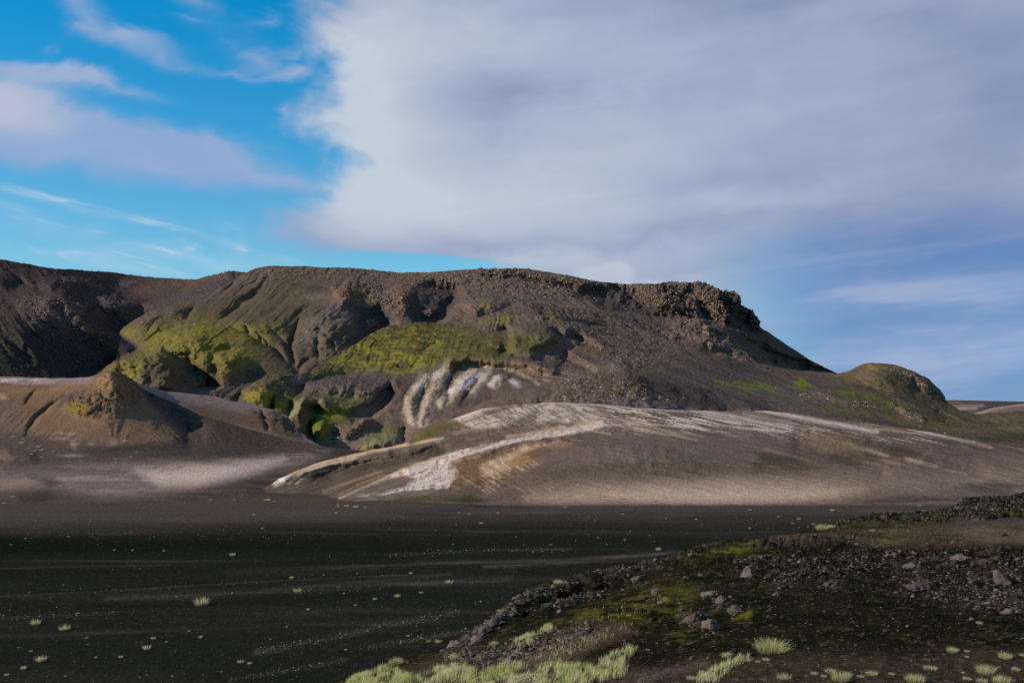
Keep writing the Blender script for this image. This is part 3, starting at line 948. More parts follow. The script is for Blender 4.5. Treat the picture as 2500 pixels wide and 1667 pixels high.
    c = mixc(c, (0.185, 0.115, 0.070), m_blob(x, y, 1780, 715, 18, 11) * 0.85 + 0.6 * m_blob(x, y, 1790, 780, 9, 14, -25))
    c = mixc(c, (0.140, 0.105, 0.090), m_line(wx, wy, [(1685, 705), (1692, 730)], 8) * 0.6 + m_line(wx, wy, [(1725, 722), (1735, 752)], 4) * 0.7)
    c = mixc(c, (0.105, 0.070, 0.052), m_poly(x, y, [(1830, 810), (1870, 812), (1960, 870), (2060, 915), (1960, 905), (1860, 860), (1800, 815)], 12) * 0.85)
    return c


slope_sheet("plateau_hill", 210, 2100, 2.15,
            [(210, 935), (230, 918), (262, 893), (286, 877), (291, 812), (300, 799), (330, 780), (360, 762), (420, 745), (480, 730), (510, 715), (545, 697), (580, 676), (605, 664), (625, 655), (650, 650), (665, 648), (720, 650),
             (745, 649), (780, 653), (820, 652), (870, 655), (920, 660), (980, 666), (1060, 663), (1120, 659), (1180, 656), (1210, 654), (1240, 655), (1290, 656), (1340, 664), (1400, 675), (1450, 686),
             (1500, 691), (1540, 694), (1590, 692), (1640, 686), (1690, 688), (1727, 692), (1745, 702), (1765, 709), (1795, 711), (1806, 719), (1811, 745), (1820, 751), (1842, 761), (1851, 780), (1859, 800), (1880, 813),
             (1920, 841), (1980, 880), (2020, 900), (2045, 911), (2100, 935)],
            [(210, 1000), (400, 1000), (700, 990), (900, 930), (1100, 860), (1400, 830), (1700, 880), (1900, 960), (2100, 980)], 190,
            [(210, 935, 415), (230, 918, 420), (300, 868, 452), (335, 845, 480), (292, 812, 520), (330, 780, 535), (420, 745, 565), (510, 715, 590), (580, 676, 615), (665, 648, 635), (820, 652, 640), (1000, 666, 640), (1200, 654, 640), (1340, 664, 645), (1540, 694, 650), (1700, 688, 640), (1800, 712, 640),
             (1860, 800, 640), (1960, 868, 640), (2045, 911, 645), (2100, 935, 650),
             (600, 720, 588), (800, 740, 575), (950, 730, 588), (1100, 720, 590), (1300, 715, 595), (1450, 740, 590), (1600, 740, 605), (1700, 780, 600), (1800, 830, 600), (1900, 885, 610),
             (420, 810, 500), (520, 800, 508), (640, 800, 515), (760, 810, 520), (900, 810, 530), (1000, 790, 545), (1100, 790, 550), (1300, 790, 555), (1500, 800, 560),
             (350, 880, 430), (450, 880, 435), (600, 880, 450), (725, 910, 450), (850, 880, 480), (260, 940, 405), (450, 940, 400), (600, 950, 410), (700, 985, 410), (400, 1000, 380), (900, 930, 450), (1100, 860, 510), (1400, 830, 530), (1700, 880, 555), (1900, 960, 570), (2100, 980, 600)],
            massif_shape, massif_relief, massif_paint, MAT_FAR, 'broad brown plateau hill with a dark cliff at its right end', back=(90, 24, 8), tone=(1.14, 1.02, 0.97),
            stony=lambda x, y, P: 0.38 + 0.62 * massif_rock(x, y) + 0.35 * sm(0.0, 0.4, fbm(P[:, 0] / 40, P[:, 1] / 40, P[:, 2] / 20, 3)))


# ------------------------------------------------------------------ mossy middle hill: dome, gorge, rills, right hand knoll
RILLS = [([(1085, 905), (1066, 925), (1062, 945), (1050, 960), (1038, 985), (1030, 1030)], 13),
         ([(1040, 925), (1015, 955), (1000, 975), (996, 1000), (1005, 1025)], 13),
         ([(1155, 905), (1130, 930), (1110, 955), (1080, 985)], 14),
         ([(1190, 905), (1170, 925), (1150, 950)], 12), ([(1222, 925), (1208, 940)], 10)]


def moss_shape(x, y):
    d = -2.2 * rills(x, y, 880, 0.5, 1.9, 1050, 1500, 24, 5.1) * sm(990, 960, y)
    for pts, w in RILLS:
        d = d - 3.0 * m_line(x, y, pts, w * 0.8)
    d = d + 6 * m_vee(x, y, [(1110, 915), (1096, 945), (1088, 985)], 10) + 5 * m_vee(x, y, [(1045, 940), (1030, 970), (1020, 1010)], 8)
    d = d + 8 * m_vee(x, y, [(1180, 910), (1150, 950), (1130, 985)], 8)
    # undercut below the dome
    d = d + 15 * m_line(x, y, [(1120, 898), (1160, 894), (1210, 898), (1260, 907), (1320, 917)], 11) - 13 * m_line(x, y, [(1100, 880), (1200, 874), (1290, 886), (1350, 905)], 11)
    # shadowed scarps right of the dome
    d = d + 28 * m_ramp(x, y, [(1338, 803), (1400, 813), (1458, 852), (1388, 852), (1405, 880), (1455, 906), (1340, 902), (1296, 882), (1318, 852), (1368, 832)], 10, 1290, 1450) - 12 * m_poly(x, y, [(1250, 800), (1335, 803), (1368, 828), (1350, 842), (1300, 850), (1310, 872), (1240, 872)], 10)
    d = d + 9 * m_vee(x, y, [(1205, 850), (1240, 862), (1270, 872)], 9) - 8 * m_vee(x, y, [(1190, 838), (1230, 842)], 8)
    d = d + 9 * m_vee(x, y, [(1210, 806), (1250, 806), (1270, 815)], 9) + 6 * m_vee(x, y, [(1030, 840), (1060, 840), (1030, 858)], 7)
    d = d + 7 * m_blob(x, y, 985, 898, 28, 8)
    # step in front of the dome, saddle on the left
    d = d + 8 * m_vee(x, y, [(715, 925), (760, 930), (820, 915), (900, 905)], 9) - 10 * m_blob(x, y, 860, 945, 100, 26, 4)
    d = d + 10 * m_vee(x, y, [(745, 930), (730, 950), (715, 965)], 9) - 9 * m_blob(x, y, 650, 940, 60, 24, -20)
    # mossy nose and gorge
    d = d - 10 * m_blob(x, y, 640, 970, 36, 26) + 8 * m_vee(x, y, [(600, 945), (585, 965), (575, 985)], 8)
    d = d + 9 * m_vee(x, y, [(668, 965), (664, 990), (662, 1010)], 5) + 10 * m_vee(x, y, [(718, 970), (705, 1000), (700, 1025)], 6)
    d = d - 10 * m_vee(x, y, [(745, 965), (730, 1000), (715, 1020)], 12)
    d = d + 8 * m_blob(x, y, 775, 1000, 14, 12) + 14 * m_vee(x, y, [(760, 1010), (750, 1050), (770, 1085)], 10) - 12 * m_vee(x, y, [(785, 1020), (780, 1050), (770, 1070)], 12)
    d = d - 12 * m_blob(x, y, 790, 985, 60, 12, 10) + 20 * m_ramp(x, y, [(845, 1012), (900, 985), (955, 938), (968, 960), (935, 998), (860, 1038)], 7, 830, 950)
    d = d - 12 * m_vee(x, y, [(820, 1075), (860, 1050), (915, 1020)], 16) - 10 * m_blob(x, y, 915, 1080, 45, 16, -8) + 9 * m_vee(x, y, [(990, 1090), (985, 1060), (1000, 1035)], 9)
    d = d + 8 * m_blob(x, y, 820, 1060, 10, 14)
    # brown mound in front of the right slope
    d = d - 14 * m_poly(x, y, [(1180, 1000), (1300, 955), (1420, 925), (1530, 908), (1552, 925), (1620, 975), (1650, 1000)], 20) + 26 * m_ramp(x, y, [(1546, 910), (1600, 930), (1700, 955), (1800, 985), (1860, 1030), (1650, 1030), (1590, 975)], 18, 1530, 1800)
    # rocky ledges right
    d = d - 12 * m_vee(x, y, [(1640, 780), (1720, 790), (1770, 815), (1800, 850)], 14) + 16 * m_ramp(x, y, [(1640, 812), (1720, 838), (1810, 876), (1740, 866), (1660, 838)], 8, 1630, 1780)
    d = d - 8 * m_blob(x, y, 1520, 890, 50, 14, 8) + 7 * m_vee(x, y, [(1520, 895), (1580, 902)], 7)
    d = d - 8 * m_blob(x, y, 1380, 785, 60, 14, 8) + 9 * m_vee(x, y, [(1340, 780), (1420, 785), (1500, 805)], 7) + 8 * m_vee(x, y, [(1570, 800), (1640, 830), (1700, 850)], 9)
    # knoll
    d = d + 18 * m_ramp(x, y, [(2063, 911), (2092, 917), (2132, 940), (2175, 953), (2100, 952), (2058, 940)], 6, 2050, 2150) - 10 * m_blob(x, y, 2140, 915, 60, 24, 12)
    d = d + 12 * m_ramp(x, y, [(2275, 998), (2310, 1005), (2350, 1028), (2300, 1028)], 6, 2265, 2340) - 8 * m_vee(x, y, [(2210, 905), (2250, 930), (2280, 955)], 10) + 8 * m_vee(x, y, [(2225, 915), (2235, 945), (2260, 965)], 9)
    d = d - 9 * m_blob(x, y, 2060, 975, 60, 14, 8) + 8 * m_vee(x, y, [(2170, 995), (2210, 1010)], 8) - 6 * m_vee(x, y, [(2180, 993), (2250, 1030)], 8)
    d = d + 9 * m_vee(x, y, [(2280, 1000), (2330, 1020)], 12) + 10 * m_blob(x, y, 2450, 1040, 34, 12, 8) - 7 * m_blob(x, y, 2470, 1025, 40, 12)
    return d


def moss_rock(x, y):
    r = 0.9 * m_poly(x, y, [(1630, 785), (1700, 775), (1770, 795), (1815, 855), (1850, 885), (1780, 870), (1700, 835), (1640, 810)], 10)
    r = np.maximum(r, 0.45 * m_poly(x, y, [(1250, 735), (1400, 745), (1600, 780), (1700, 830), (1640, 880), (1560, 900), (1440, 880), (1420, 820), (1300, 780)], 25))
    r = np.maximum(r, 0.7 * m_line(x, y, [(1275, 741), (1300, 743)], 5) + 0.7 * m_line(x, y, [(1335, 744), (1375, 749)], 5) + 0.8 * m_line(x, y, [(1305, 775), (1335, 778)], 6))
    r = np.maximum(r, 0.6 * m_poly(x, y, [(1480, 880), (1560, 880), (1600, 905), (1500, 905)], 8))
    r = np.maximum(r, 0.5 * m_poly(x, y, [(1350, 930), (1500, 905), (1560, 925), (1650, 970), (1500, 985), (1350, 985)], 14))
    r = np.maximum(r, 0.9 * m_line(x, y, [(2180, 905), (2230, 925), (2265, 950), (2300, 965)], 10))
    r = np.maximum(r, 0.9 * m_line(x, y, [(2180, 993), (2215, 1010), (2250, 1028)], 8) + 0.7 * m_line(x, y, [(1960, 970), (2000, 963), (2040, 972)], 8))
    r = np.maximum(r, 0.7 * m_blob(x, y, 2105, 990, 22, 9))
    r = np.maximum(r, 0.8 * m_blob(x, y, 822, 1062, 20, 16, -30) + 0.5 * m_line(x, y, [(820, 1085), (900, 1030)], 12))
    return np.clip(r, 0, 1)


def moss_relief(x, y, P):
    r = moss_rock(x, y)
    n = fbm(P[:, 0] / 9, P[:, 1] / 9, P[:, 2] / 6, 5)
    f = fbm(P[:, 0] / 1.7, P[:, 1] / 1.7, P[:, 2] / 1.4, 3)
    rid = ridged(P[:, 0] / 5, P[:, 1] / 7, P[:, 2] / 5, 4)
    mossy = sm(1350, 1200, x) * 0.6
    lump = fbm(P[:, 0] / 3.6, P[:, 1] / 3.6, P[:, 2] / 2.2, 3)
    rillm = m_poly(x, y, [(980, 930), (1080, 900), (1230, 910), (1220, 950), (1090, 1010), (1000, 1040), (970, 1000)], 12)
    return (0.55 * n + 0.28 * f + mossy * 0.55 * lump) + r * (1.2 * rid + 0.9 * n) + rillm * 0.22 * ridged(P[:, 0] / 2.2, P[:, 1] / 9, P[:, 2] / 6, 3), None


def moss_paint(x, y, P, N):
    n = fbm(P[:, 0] / 24, P[:, 1] / 24, P[:, 2] / 14, 5)
    n2 = fbm(P[:, 0] / 5, P[:, 1] / 5, P[:, 2] / 3.5, 4)
    n3 = fbm(P[:, 0] / 1.8, P[:, 1] / 1.8, P[:, 2] / 1.5, 3)
    wx, wy = x + 14 * n + 8 * n2, y + 7 * n + 5 * n2
    c = np.repeat(BROWN[None], len(x), 0)
    c = mixc(c, ASH, sm(0.0, 0.4, n) * 0.6)
    c = mixc(c, TAN, sm(0.05, 0.45, -n) * 0.6)
    big = fbm(P[:, 0] / 48 + 4, P[:, 1] / 40, P[:, 2] / 14, 4)
    c = mixc(c, (0.050, 0.043, 0.042), sm(0.08, 0.40, big) * 0.6)
    c = mixc(c, (0.082, 0.072, 0.040), sm(0.05, 0.35, -big + 0.3 * n2) * 0.4)
    rock = moss_rock(x, y)
    c = mixc(c, (0.175, 0.135, 0.108), rock * sm(-0.2, 0.35, n3) * 0.6)
    # right slope: dark ash with downhill streaks
    sl = m_poly(wx, wy, [(1640, 860), (1760, 870), (1900, 895), (2045, 910), (2100, 960), (2000, 1010), (1800, 1000), (1650, 960), (1560, 920)], 24)
    c = mixc(c, ASH * 0.82, sl * 0.8)
    ac = (y - 0.42 * (x - 1600))
    st = fbm(ac / 9, x / 190, octaves=3)
    c = mixc(c, (0.105, 0.088, 0.076), sl * sm(0.05, 0.45, st) * 0.55)
    c = mixc(c, (0.045, 0.045, 0.030), sl * sm(0.05, 0.45, -st) * 0.5)
    for pts, w, a in (([(1745, 928), (1800, 945), (1850, 950)], 3, 0.8), ([(1790, 930), (1850, 943), (1890, 955)], 3, 0.8), ([(1850, 935), (1915, 953)], 2.6, 0.7), ([(1925, 940), (1985, 958), (2010, 965)], 3, 0.5)):
        c = mixc(c, GREEN, m_line(x + 5 * n2, y + 3 * n2, pts, w) * a)
    c = mixc(c, (0.036, 0.034, 0.036), m_poly(wx, wy, [(1550, 918), (1640, 935), (1760, 955), (1880, 990), (1900, 1006), (1700, 1002), (1600, 975)], 10) * 0.75)  # shadow falling right of the brown mound, painted as a darker tone
    fine = fbm(ac / 3.2, x / 80, octaves=3)
    c = mixc(c, (0.135, 0.112, 0.090), sl * sm(0.20, 0.36, fine) * 0.55)
    # moss of the dome
    mo = m_poly(wx, wy, [(735, 915), (800, 882), (880, 830), (950, 796), (1060, 788), (1150, 800), (1230, 815), (1330, 812), (1370, 830), (1330, 850), (1240, 870), (1200, 885), (1110, 885), (1120, 900), (1090, 920), (1000, 915), (900, 905), (800, 905)], 22)
    dens = sm(1170, 1010, wx + 60 * n) * 0.75 + 0.25
    c = mixc(c, OLIVE * 1.05, mo * 0.85)
    c = mixc(c, MOSS * 1.08, mo * dens * sm(-0.30, 0.25, n2 + 0.35 * n3 + 0.25 * n))
    c = mixc(c, (0.018, 0.028, 0.012), mo * sm(0.22, 0.55, n3 - 0.4 * n2) * 0.6)
    c = mixc(c, (0.022, 0.030, 0.016), m_poly(wx, wy, [(1150, 800), (1260, 800), (1300, 830), (1280, 880), (1180, 870)], 20) * 0.35 * sm(-0.1, 0.3, n2))
    # other moss
    for pts, s, a in (([(1180, 785), (1220, 770), (1260, 765), (1280, 780), (1230, 795)], 10, 0.75), ([(1335, 775), (1370, 775), (1380, 790), (1345, 790)], 6, 0.8),
                      ([(1430, 850), (1470, 852), (1490, 865), (1440, 872)], 8, 0.5), ([(1700, 848), (1760, 855), (1800, 868), (1750, 880)], 7, 0.55),
                      ([(1500, 905), (1580, 895), (1660, 895), (1600, 915)], 12, 0.35), ([(1560, 865), (1640, 860), (1720, 875), (1640, 890)], 10, 0.3)):
        c = mixc(c, MOSS * 0.95, m_poly(wx, wy, pts, s) * a * sm(-0.3, 0.3, n2 + 0.4 * n3))
    # mossy nose, ledges and gorge on the left
    ng = m_poly(wx, wy, [(545, 978), (600, 945), (680, 910), (720, 918), (735, 945), (700, 965), (760, 960), (830, 955), (900, 965), (880, 1000), (850, 1030), (800, 1080), (760, 1100), (690, 1040), (640, 1000)], 12)
    c = mixc(c, OLIVE * 1.1, ng * 0.75)
    c = mixc(c, MOSS * 1.05, m_poly(wx, wy, [(595, 960), (650, 948), (672, 955), (664, 985), (650, 998), (600, 980)], 7) * 0.95 * sm(-0.5, 0.1, n2))
    c = mixc(c, MOSS * 0.8, m_poly(wx, wy, [(672, 972), (718, 968), (705, 1010), (690, 1015), (668, 1000)], 6) * 0.8)
    c = mixc(c, PALEMOSS, m_poly(wx, wy, [(722, 985), (745, 970), (732, 1010), (712, 1025), (702, 1018)], 6) * 0.7)
    c = mixc(c, PALEMOSS, m_poly(wx, wy, [(740, 978), (800, 962), (870, 965), (905, 970), (860, 990), (800, 990)], 9) * 0.6 * sm(-0.3, 0.3, n3))
    c = mixc(c, MOSS, m_poly(wx, wy, [(800, 1000), (860, 985), (850, 1010), (820, 1030), (800, 1050), (785, 1070), (760, 1065), (760, 1040), (775, 1005)], 8) * 0.75)
    c = mixc(c, (0.075, 0.10, 0.016), m_poly(wx, wy, [(755, 1010), (800, 1005), (800, 1040), (770, 1070), (748, 1065)], 6) * 0.6)
    c = mixc(c, PALEMOSS * 0.8, m_poly(wx, wy, [(880, 1070), (930, 1055), (985, 1050), (970, 1075), (920, 1095), (870, 1095)], 8) * 0.9 * sm(-0.4, 0.2, n2))
    c = mixc(c, MOSS * 0.8, m_poly(wx, wy, [(900, 1045), (970, 1030), (990, 1045), (930, 1060)], 8) * 0.5)
    c = mixc(c, ASH * 1.05, m_poly(wx, wy, [(715, 918), (760, 928), (860, 912), (960, 915), (960, 940), (850, 950), (750, 955), (730, 970), (715, 955)], 10) * 0.75)
    c = mixc(c, (0.125, 0.088, 0.062), m_poly(wx, wy, [(750, 945), (800, 930), (830, 940), (800, 955), (755, 960)], 8) * 0.5)
    c = mixc(c, LAVENDER, m_blob(wx, wy, 728, 925, 12, 6) * 0.7)
    c = mixc(c, (0.130, 0.095, 0.070), m_poly(wx, wy, [(850, 1060), (920, 1018), (960, 1015), (930, 1040), (870, 1085), (840, 1090)], 9) * 0.6)
    # pale rills
    rl = m_poly(wx, wy, [(960, 940), (1000, 915), (1080, 895), (1160, 895), (1260, 910), (1240, 950), (1150, 985), (1090, 1010), (1020, 1040), (950, 1040)], 12)
    c = mixc(c, (0.066, 0.052, 0.046), rl * 0.85)
    for pts, w in RILLS:
        c = mixc(c, CREAM * 0.55, m_line(x + 5 * n2 + 2 * n3, y + 3 * n2, pts, w * 1.5) * 0.7)
        c = mixc(c, CREAM * 0.88, sm(0.25, 0.75, m_line(x + 8 * n2 + 4 * n3, y + 4 * n2 + 3 * n3, pts, w * 1.12)) * (0.55 + 0.45 * sm(-0.3, 0.3, n3)))
    for pts, w in (([(1110, 905), (1097, 940), (1088, 985), (1080, 1005)], 6), ([(1048, 930), (1034, 965), (1018, 1010)], 5), ([(1182, 905), (1155, 945), (1125, 985)], 5), ([(1205, 915), (1190, 945)], 4), ([(1000, 935), (985, 965), (978, 1000)], 5)):
        c = mixc(c, (0.036, 0.032, 0.028), m_line(x + 4 * n2, y + 3 * n2, pts, w) * 0.65)
    for pts, w in (([(1260, 905), (1300, 922), (1340, 930)], 3), ([(1290, 900), (1350, 920), (1420, 930)], 2.5), ([(1350, 905), (1420, 918)], 2.5)):
        c = mixc(c, CREAM * 0.6, m_line(x + 4 * n2, y + 3 * n2, pts, w) * 0.6)
    for pts, w in (([(1070, 910), (1066, 925)], 7), ([(1175, 915), (1130, 945), (1100, 955)], 7), ([(1140, 925), (1128, 935)], 9), ([(1210, 922), (1195, 940)], 6), ([(1252, 930), (1262, 938)], 7), ([(1030, 940), (1012, 945)], 6)):
        c = mixc(c, WHITE, m_line(x + 7 * n2, y + 4 * n2, pts, w) * 0.75)
    c = mixc(c, OCHRE, (m_blob(wx, wy, 1008, 975, 12, 12) + 0.6 * m_blob(wx, wy, 1050, 960, 8, 12)) * 0.7)
    c = mixc(c, (0.17, 0.095, 0.075), m_blob(wx, wy, 962, 990, 15, 6, -10) * 0.8)
    c = mixc(c, CREAM * 0.8, m_line(x + 3 * n2, y + 2 * n2, [(1215, 890), (1260, 910), (1300, 925), (1315, 938)], 4) * 0.75)
    # brown mound before the crest
    mb = m_poly(wx, wy, [(1150, 985), (1250, 960), (1400, 925), (1520, 908), (1580, 940), (1680, 985), (1500, 1000), (1200, 1000)], 12)
    c = mixc(c, (0.105, 0.080, 0.062), mb * 0.75)
    c = mixc(c, (0.055, 0.050, 0.038), mb * sm(0.05, 0.35, n2) * 0.5)
    c = mixc(c, LAVENDER * 0.75, m_poly(wx, wy, [(1340, 990), (1500, 975), (1640, 980), (1700, 1005), (1340, 1005)], 8) * 0.6)
    # knoll
    kn = m_poly(wx, wy, [(2000, 1000), (2030, 960), (2060, 912), (2110, 888), (2160, 886), (2230, 905), (2310, 975), (2400, 1010), (2520, 1000), (2520, 1080), (2400, 1070), (2250, 1045), (2100, 1020)], 12)
    c = mixc(c, OLIVE * 1.05, kn * (0.35 + 0.4 * sm(-0.2, 0.3, n)))
    kst = fbm((y - 0.5 * (x - 2100)) / 8, x / 90, octaves=3)
    c = mixc(c, GREEN * 0.85, kn * sm(0.02, 0.35, kst + 0.5 * n2 - 0.15) * sm(930, 975, y) * 0.75)
    c = mixc(c, ASH_AND_SHADE, kn * sm(0.05, 0.35, -kst) * 0.5)
    c = mixc(c, MOSS * 0.9, m_blob(wx, wy, 2140, 895, 26, 6) * 0.85)
    c = mixc(c, GREEN, m_poly(wx, wy, [(1940, 935), (1955, 920), (1980, 938), (1985, 945), (1950, 945)], 6) * 0.9)
    c = mixc(c, GREEN * 0.9, m_line(wx, wy, [(2050, 955), (2085, 962)], 6) * 0.7 + m_line(wx, wy, [(2110, 968), (2170, 985), (2210, 990)], 5) * 0.7)
    c = mixc(c, (0.155, 0.085, 0.050), (m_line(x, y, [(2225, 915), (2255, 925), (2280, 940)], 6)) * 0.6)
    c = mixc(c, (0.21, 0.145, 0.105), m_line(wx, wy, [(2180, 995), (2212, 1010), (2248, 1028)], 6) * 0.75)
    c = mixc(c, (0.13, 0.095, 0.075), m_line(wx, wy, [(1965, 972), (2010, 968), (2060, 985), (2130, 990)], 9) * 0.6)
    c = mixc(c, (0.03, 0.035, 0.022), m_poly(wx, wy, [(2400, 1060), (2500, 1050), (2520, 1080), (2400, 1080)], 14) * 0.6)
    # white foot streak
    return c


slope_sheet("mossy_hill", 530, 2640, 2.15,
            [(530, 985), (545, 975), (600, 945), (640, 925), (680, 909), (700, 913), (730, 914), (760, 902), (800, 880), (860, 845), (920, 806), (960, 793), (1020, 787), (1075, 788), (1110, 792), (1130, 788), (1200, 765), (1270, 737), (1320, 741), (1400, 752), (1500, 764),
             (1560, 768), (1640, 775), (1700, 778), (1740, 783), (1770, 800), (1790, 822), (1815, 855), (1850, 885), (1900, 897), (1960, 905), (2045, 911), (2062, 909), (2085, 898), (2110, 887), (2150, 886), (2190, 892),
             (2220, 903), (2245, 914), (2268, 923), (2282, 938), (2298, 956), (2311, 979), (2340, 1000), (2390, 1012), (2420, 1007), (2450, 1004), (2520, 1001), (2640, 995)],
            [(530, 1040), (650, 1090), (760, 1125), (900, 1125), (1000, 1115), (1100, 1070), (1250, 1020), (1400, 1015), (1700, 1035), (2000, 1050), (2300, 1095), (2500, 1125), (2640, 1140)], 150,
            [(530, 985, 305), (545, 975, 308), (600, 945, 325), (680, 909, 345), (730, 914, 350), (800, 880, 385), (920, 806, 430), (1020, 787, 450), (1075, 788, 462), (1130, 788, 468), (1270, 737, 500), (1400, 752, 515), (1500, 764, 535), (1640, 775, 552), (1740, 783, 556), (1790, 822, 552), (1850, 885, 530), (1960, 905, 525), (2045, 911, 515),
             (2062, 909, 490), (2130, 886, 475), (2220, 903, 475), (2282, 938, 470), (2311, 979, 460), (2390, 1012, 440), (2520, 1001, 450), (2640, 995, 460),
             (640, 960, 318), (700, 1000, 300), (800, 950, 335), (900, 920, 365), (950, 860, 405), (1050, 860, 405), (1150, 840, 425), (1050, 910, 365), (1150, 900, 375), (1250, 850, 420), (1300, 790, 465), (1400, 830, 445), (1500, 830, 480), (1600, 860, 475), (1700, 840, 515), (1750, 900, 460),
             (800, 1030, 295), (900, 1030, 300), (1000, 1000, 312), (1100, 970, 325), (1250, 930, 345), (1400, 920, 350), (1520, 930, 345), (1650, 950, 350), (1800, 960, 375), (1950, 960, 400), (2080, 960, 410), (2200, 960, 425), (2250, 1010, 370), (2400, 1040, 360), (2550, 1050, 370),
             (530, 1040, 290), (650, 1090, 272), (760, 1110, 262), (900, 1110, 262), (1000, 1080, 268), (1100, 1050, 275), (1250, 1000, 282), (1400, 1000, 275), (1700, 1010, 272), (2000, 1030, 262), (2300, 1075, 252), (2500, 1105, 255), (2640, 1130, 255)],
            moss_shape, moss_relief, moss_paint, MAT_FAR, 'moss covered hill with a green dome, pale rills and a knoll at its right end', back=(60, 26, 8), tone=(1.16, 1.03, 0.97),
            stony=lambda x, y, P: 0.40 + 0.6 * moss_rock(x, y) + 0.35 * sm(0.0, 0.4, fbm(P[:, 0] / 30, P[:, 1] / 30, P[:, 2] / 14, 3)))

# ------------------------------------------------------------------ lavender ridge behind the cone
def ridge_paint(x, y, P, N):
    n = fbm(P[:, 0] / 14, P[:, 1] / 14, P[:, 2] / 8, 4)
    n2 = fbm(P[:, 0] / 3, P[:, 1] / 3, P[:, 2] / 2, 3)
    c = np.repeat(np.array((0.085, 0.066, 0.054))[None], len(x), 0)
    top = line_at(RIDGE_TOP, x)
    c = mixc(c, LAVENDER * 0.95, sm(42, 12, (y - top) + 8 * n + 16 * sm(560, 700, x)) * 0.9)
    c = mixc(c, (0.20, 0.17, 0.165), m_line(x, y + 3 * n, [(350, 943), (420, 958), (480, 968)], 4) * 0.6)
    c = mixc(c, (0.105, 0.074, 0.050), sm(30, 60, (y - top) + 8 * n) * 0.6)
    dk = m_poly(x + 6 * n2, y + 4 * n2, [(610, 1000), (660, 1000), (700, 1015), (745, 1055), (700, 1050), (655, 1045), (640, 1030)], 8)
    c = mixc(c, (0.035, 0.036, 0.026), dk * (0.45 + 0.5 * sm(-0.2, 0.3, n2)))
    c = mixc(c, (0.15, 0.12, 0.10), m_line(x + 4 * n2, y, [(632, 1015), (645, 1035), (655, 1048)], 3) * 0.7)
    c = mixc(c, (0.15, 0.125, 0.115), m_line(x, y + 2 * n2, [(570, 1040), (660, 1058), (760, 1083), (800, 1092)], 5) * 0.6)
    return c


RIDGE_TOP = [(320, 925), (345, 938), (400, 954), (470, 962), (520, 966), (560, 977), (620, 988), (660, 998), (690, 1008), (712, 1026), (730, 1050), (750, 1070), (780, 1086), (830, 1098), (900, 1112)]
slope_sheet("ash_ridge", 320, 900, 2.2, RIDGE_TOP, [(320, 980), (420, 1010), (500, 1050), (600, 1075), (700, 1100), (900, 1130)], 70,
            [(320, 925, 262), (400, 954, 272), (520, 966, 280), (620, 988, 278), (690, 1008, 272), (750, 1070, 256), (830, 1098, 250), (900, 1112, 248),
             (320, 980, 248), (500, 1050, 240), (600, 1075, 238), (700, 1100, 235), (900, 1130, 236), (500, 1005, 262), (600, 1030, 258), (680, 1045, 256)],
            lambda x, y: -5 * m_blob(x, y, 690, 1030, 30, 14, 25) + 4 * m_line(x, y, [(640, 1010), (660, 1045)], 6),
            lambda x, y, P: (0.25 * fbm(P[:, 0] / 5, P[:, 1] / 5, P[:, 2] / 4, 4) + 0.9 * m_poly(x, y, [(620, 1000), (700, 1012), (750, 1065), (660, 1045)], 8) * fbm(P[:, 0] / 2.2, P[:, 1] / 3, P[:, 2] / 2, 3), None),
            ridge_paint, MAT_MID, 'lavender topped ash ridge behind the brown cone', back=(22, 9, 6))


# ------------------------------------------------------------------ brown cone and the sandy slopes below it
def cone_shape(x, y):
    d = -0.6 * rills(x, y, 950, 1.0, 1.0, 180, 380, 15, 3.3) * sm(1100, 1060, y)
    d = d - 9 * m_blob(x, y, 262, 935, 44, 62, -8) - 6 * m_blob(x, y, 205, 985, 30, 24)
    d = d - 4 * m_vee(x, y, [(270, 920), (300, 950), (340, 985), (400, 1020), (430, 1055)], 20) + 7 * m_line(x, y, [(345, 965), (400, 1005), (470, 1055)], 30)
    d = d + 5 * m_vee(x, y, [(235, 945), (195, 965), (160, 985)], 12)
    d = d + 2.6 * m_vee(x, y, [(88, 950), (72, 970), (60, 985)], 5) + 3.0 * m_vee(x, y, [(155, 965), (125, 985), (95, 1010), (75, 1035), (62, 1060)], 5)
    d = d + 2.5 * m_blob(x, y, 205, 995, 12, 7)
    d = d - 3 * m_blob(x, y, 30, 1110, 70, 22)
    return d


def cone_rock(x, y):
    r = m_poly(x, y, [(235, 925), (262, 908), (300, 915), (330, 940), (350, 975), (330, 1005), (290, 1010), (250, 1015), (200, 1018), (160, 1000), (165, 985), (210, 955)], 12)
    return r


def cone_relief(x, y, P):
    r = cone_rock(x, y)
    n = fbm(P[:, 0] / 6, P[:, 1] / 6, P[:, 2] / 4, 4)
    f = fbm(P[:, 0] / 1.3, P[:, 1] / 1.3, P[:, 2] / 1.1, 4)
    low = sm(1060, 1160, y)
    return (0.28 * n + 0.07 * f) * (1 - 0.75 * low) + r * (1.0 * ridged(P[:, 0] / 2.6, P[:, 1] / 3.5, P[:, 2] / 2, 5) + 0.7 * f), None


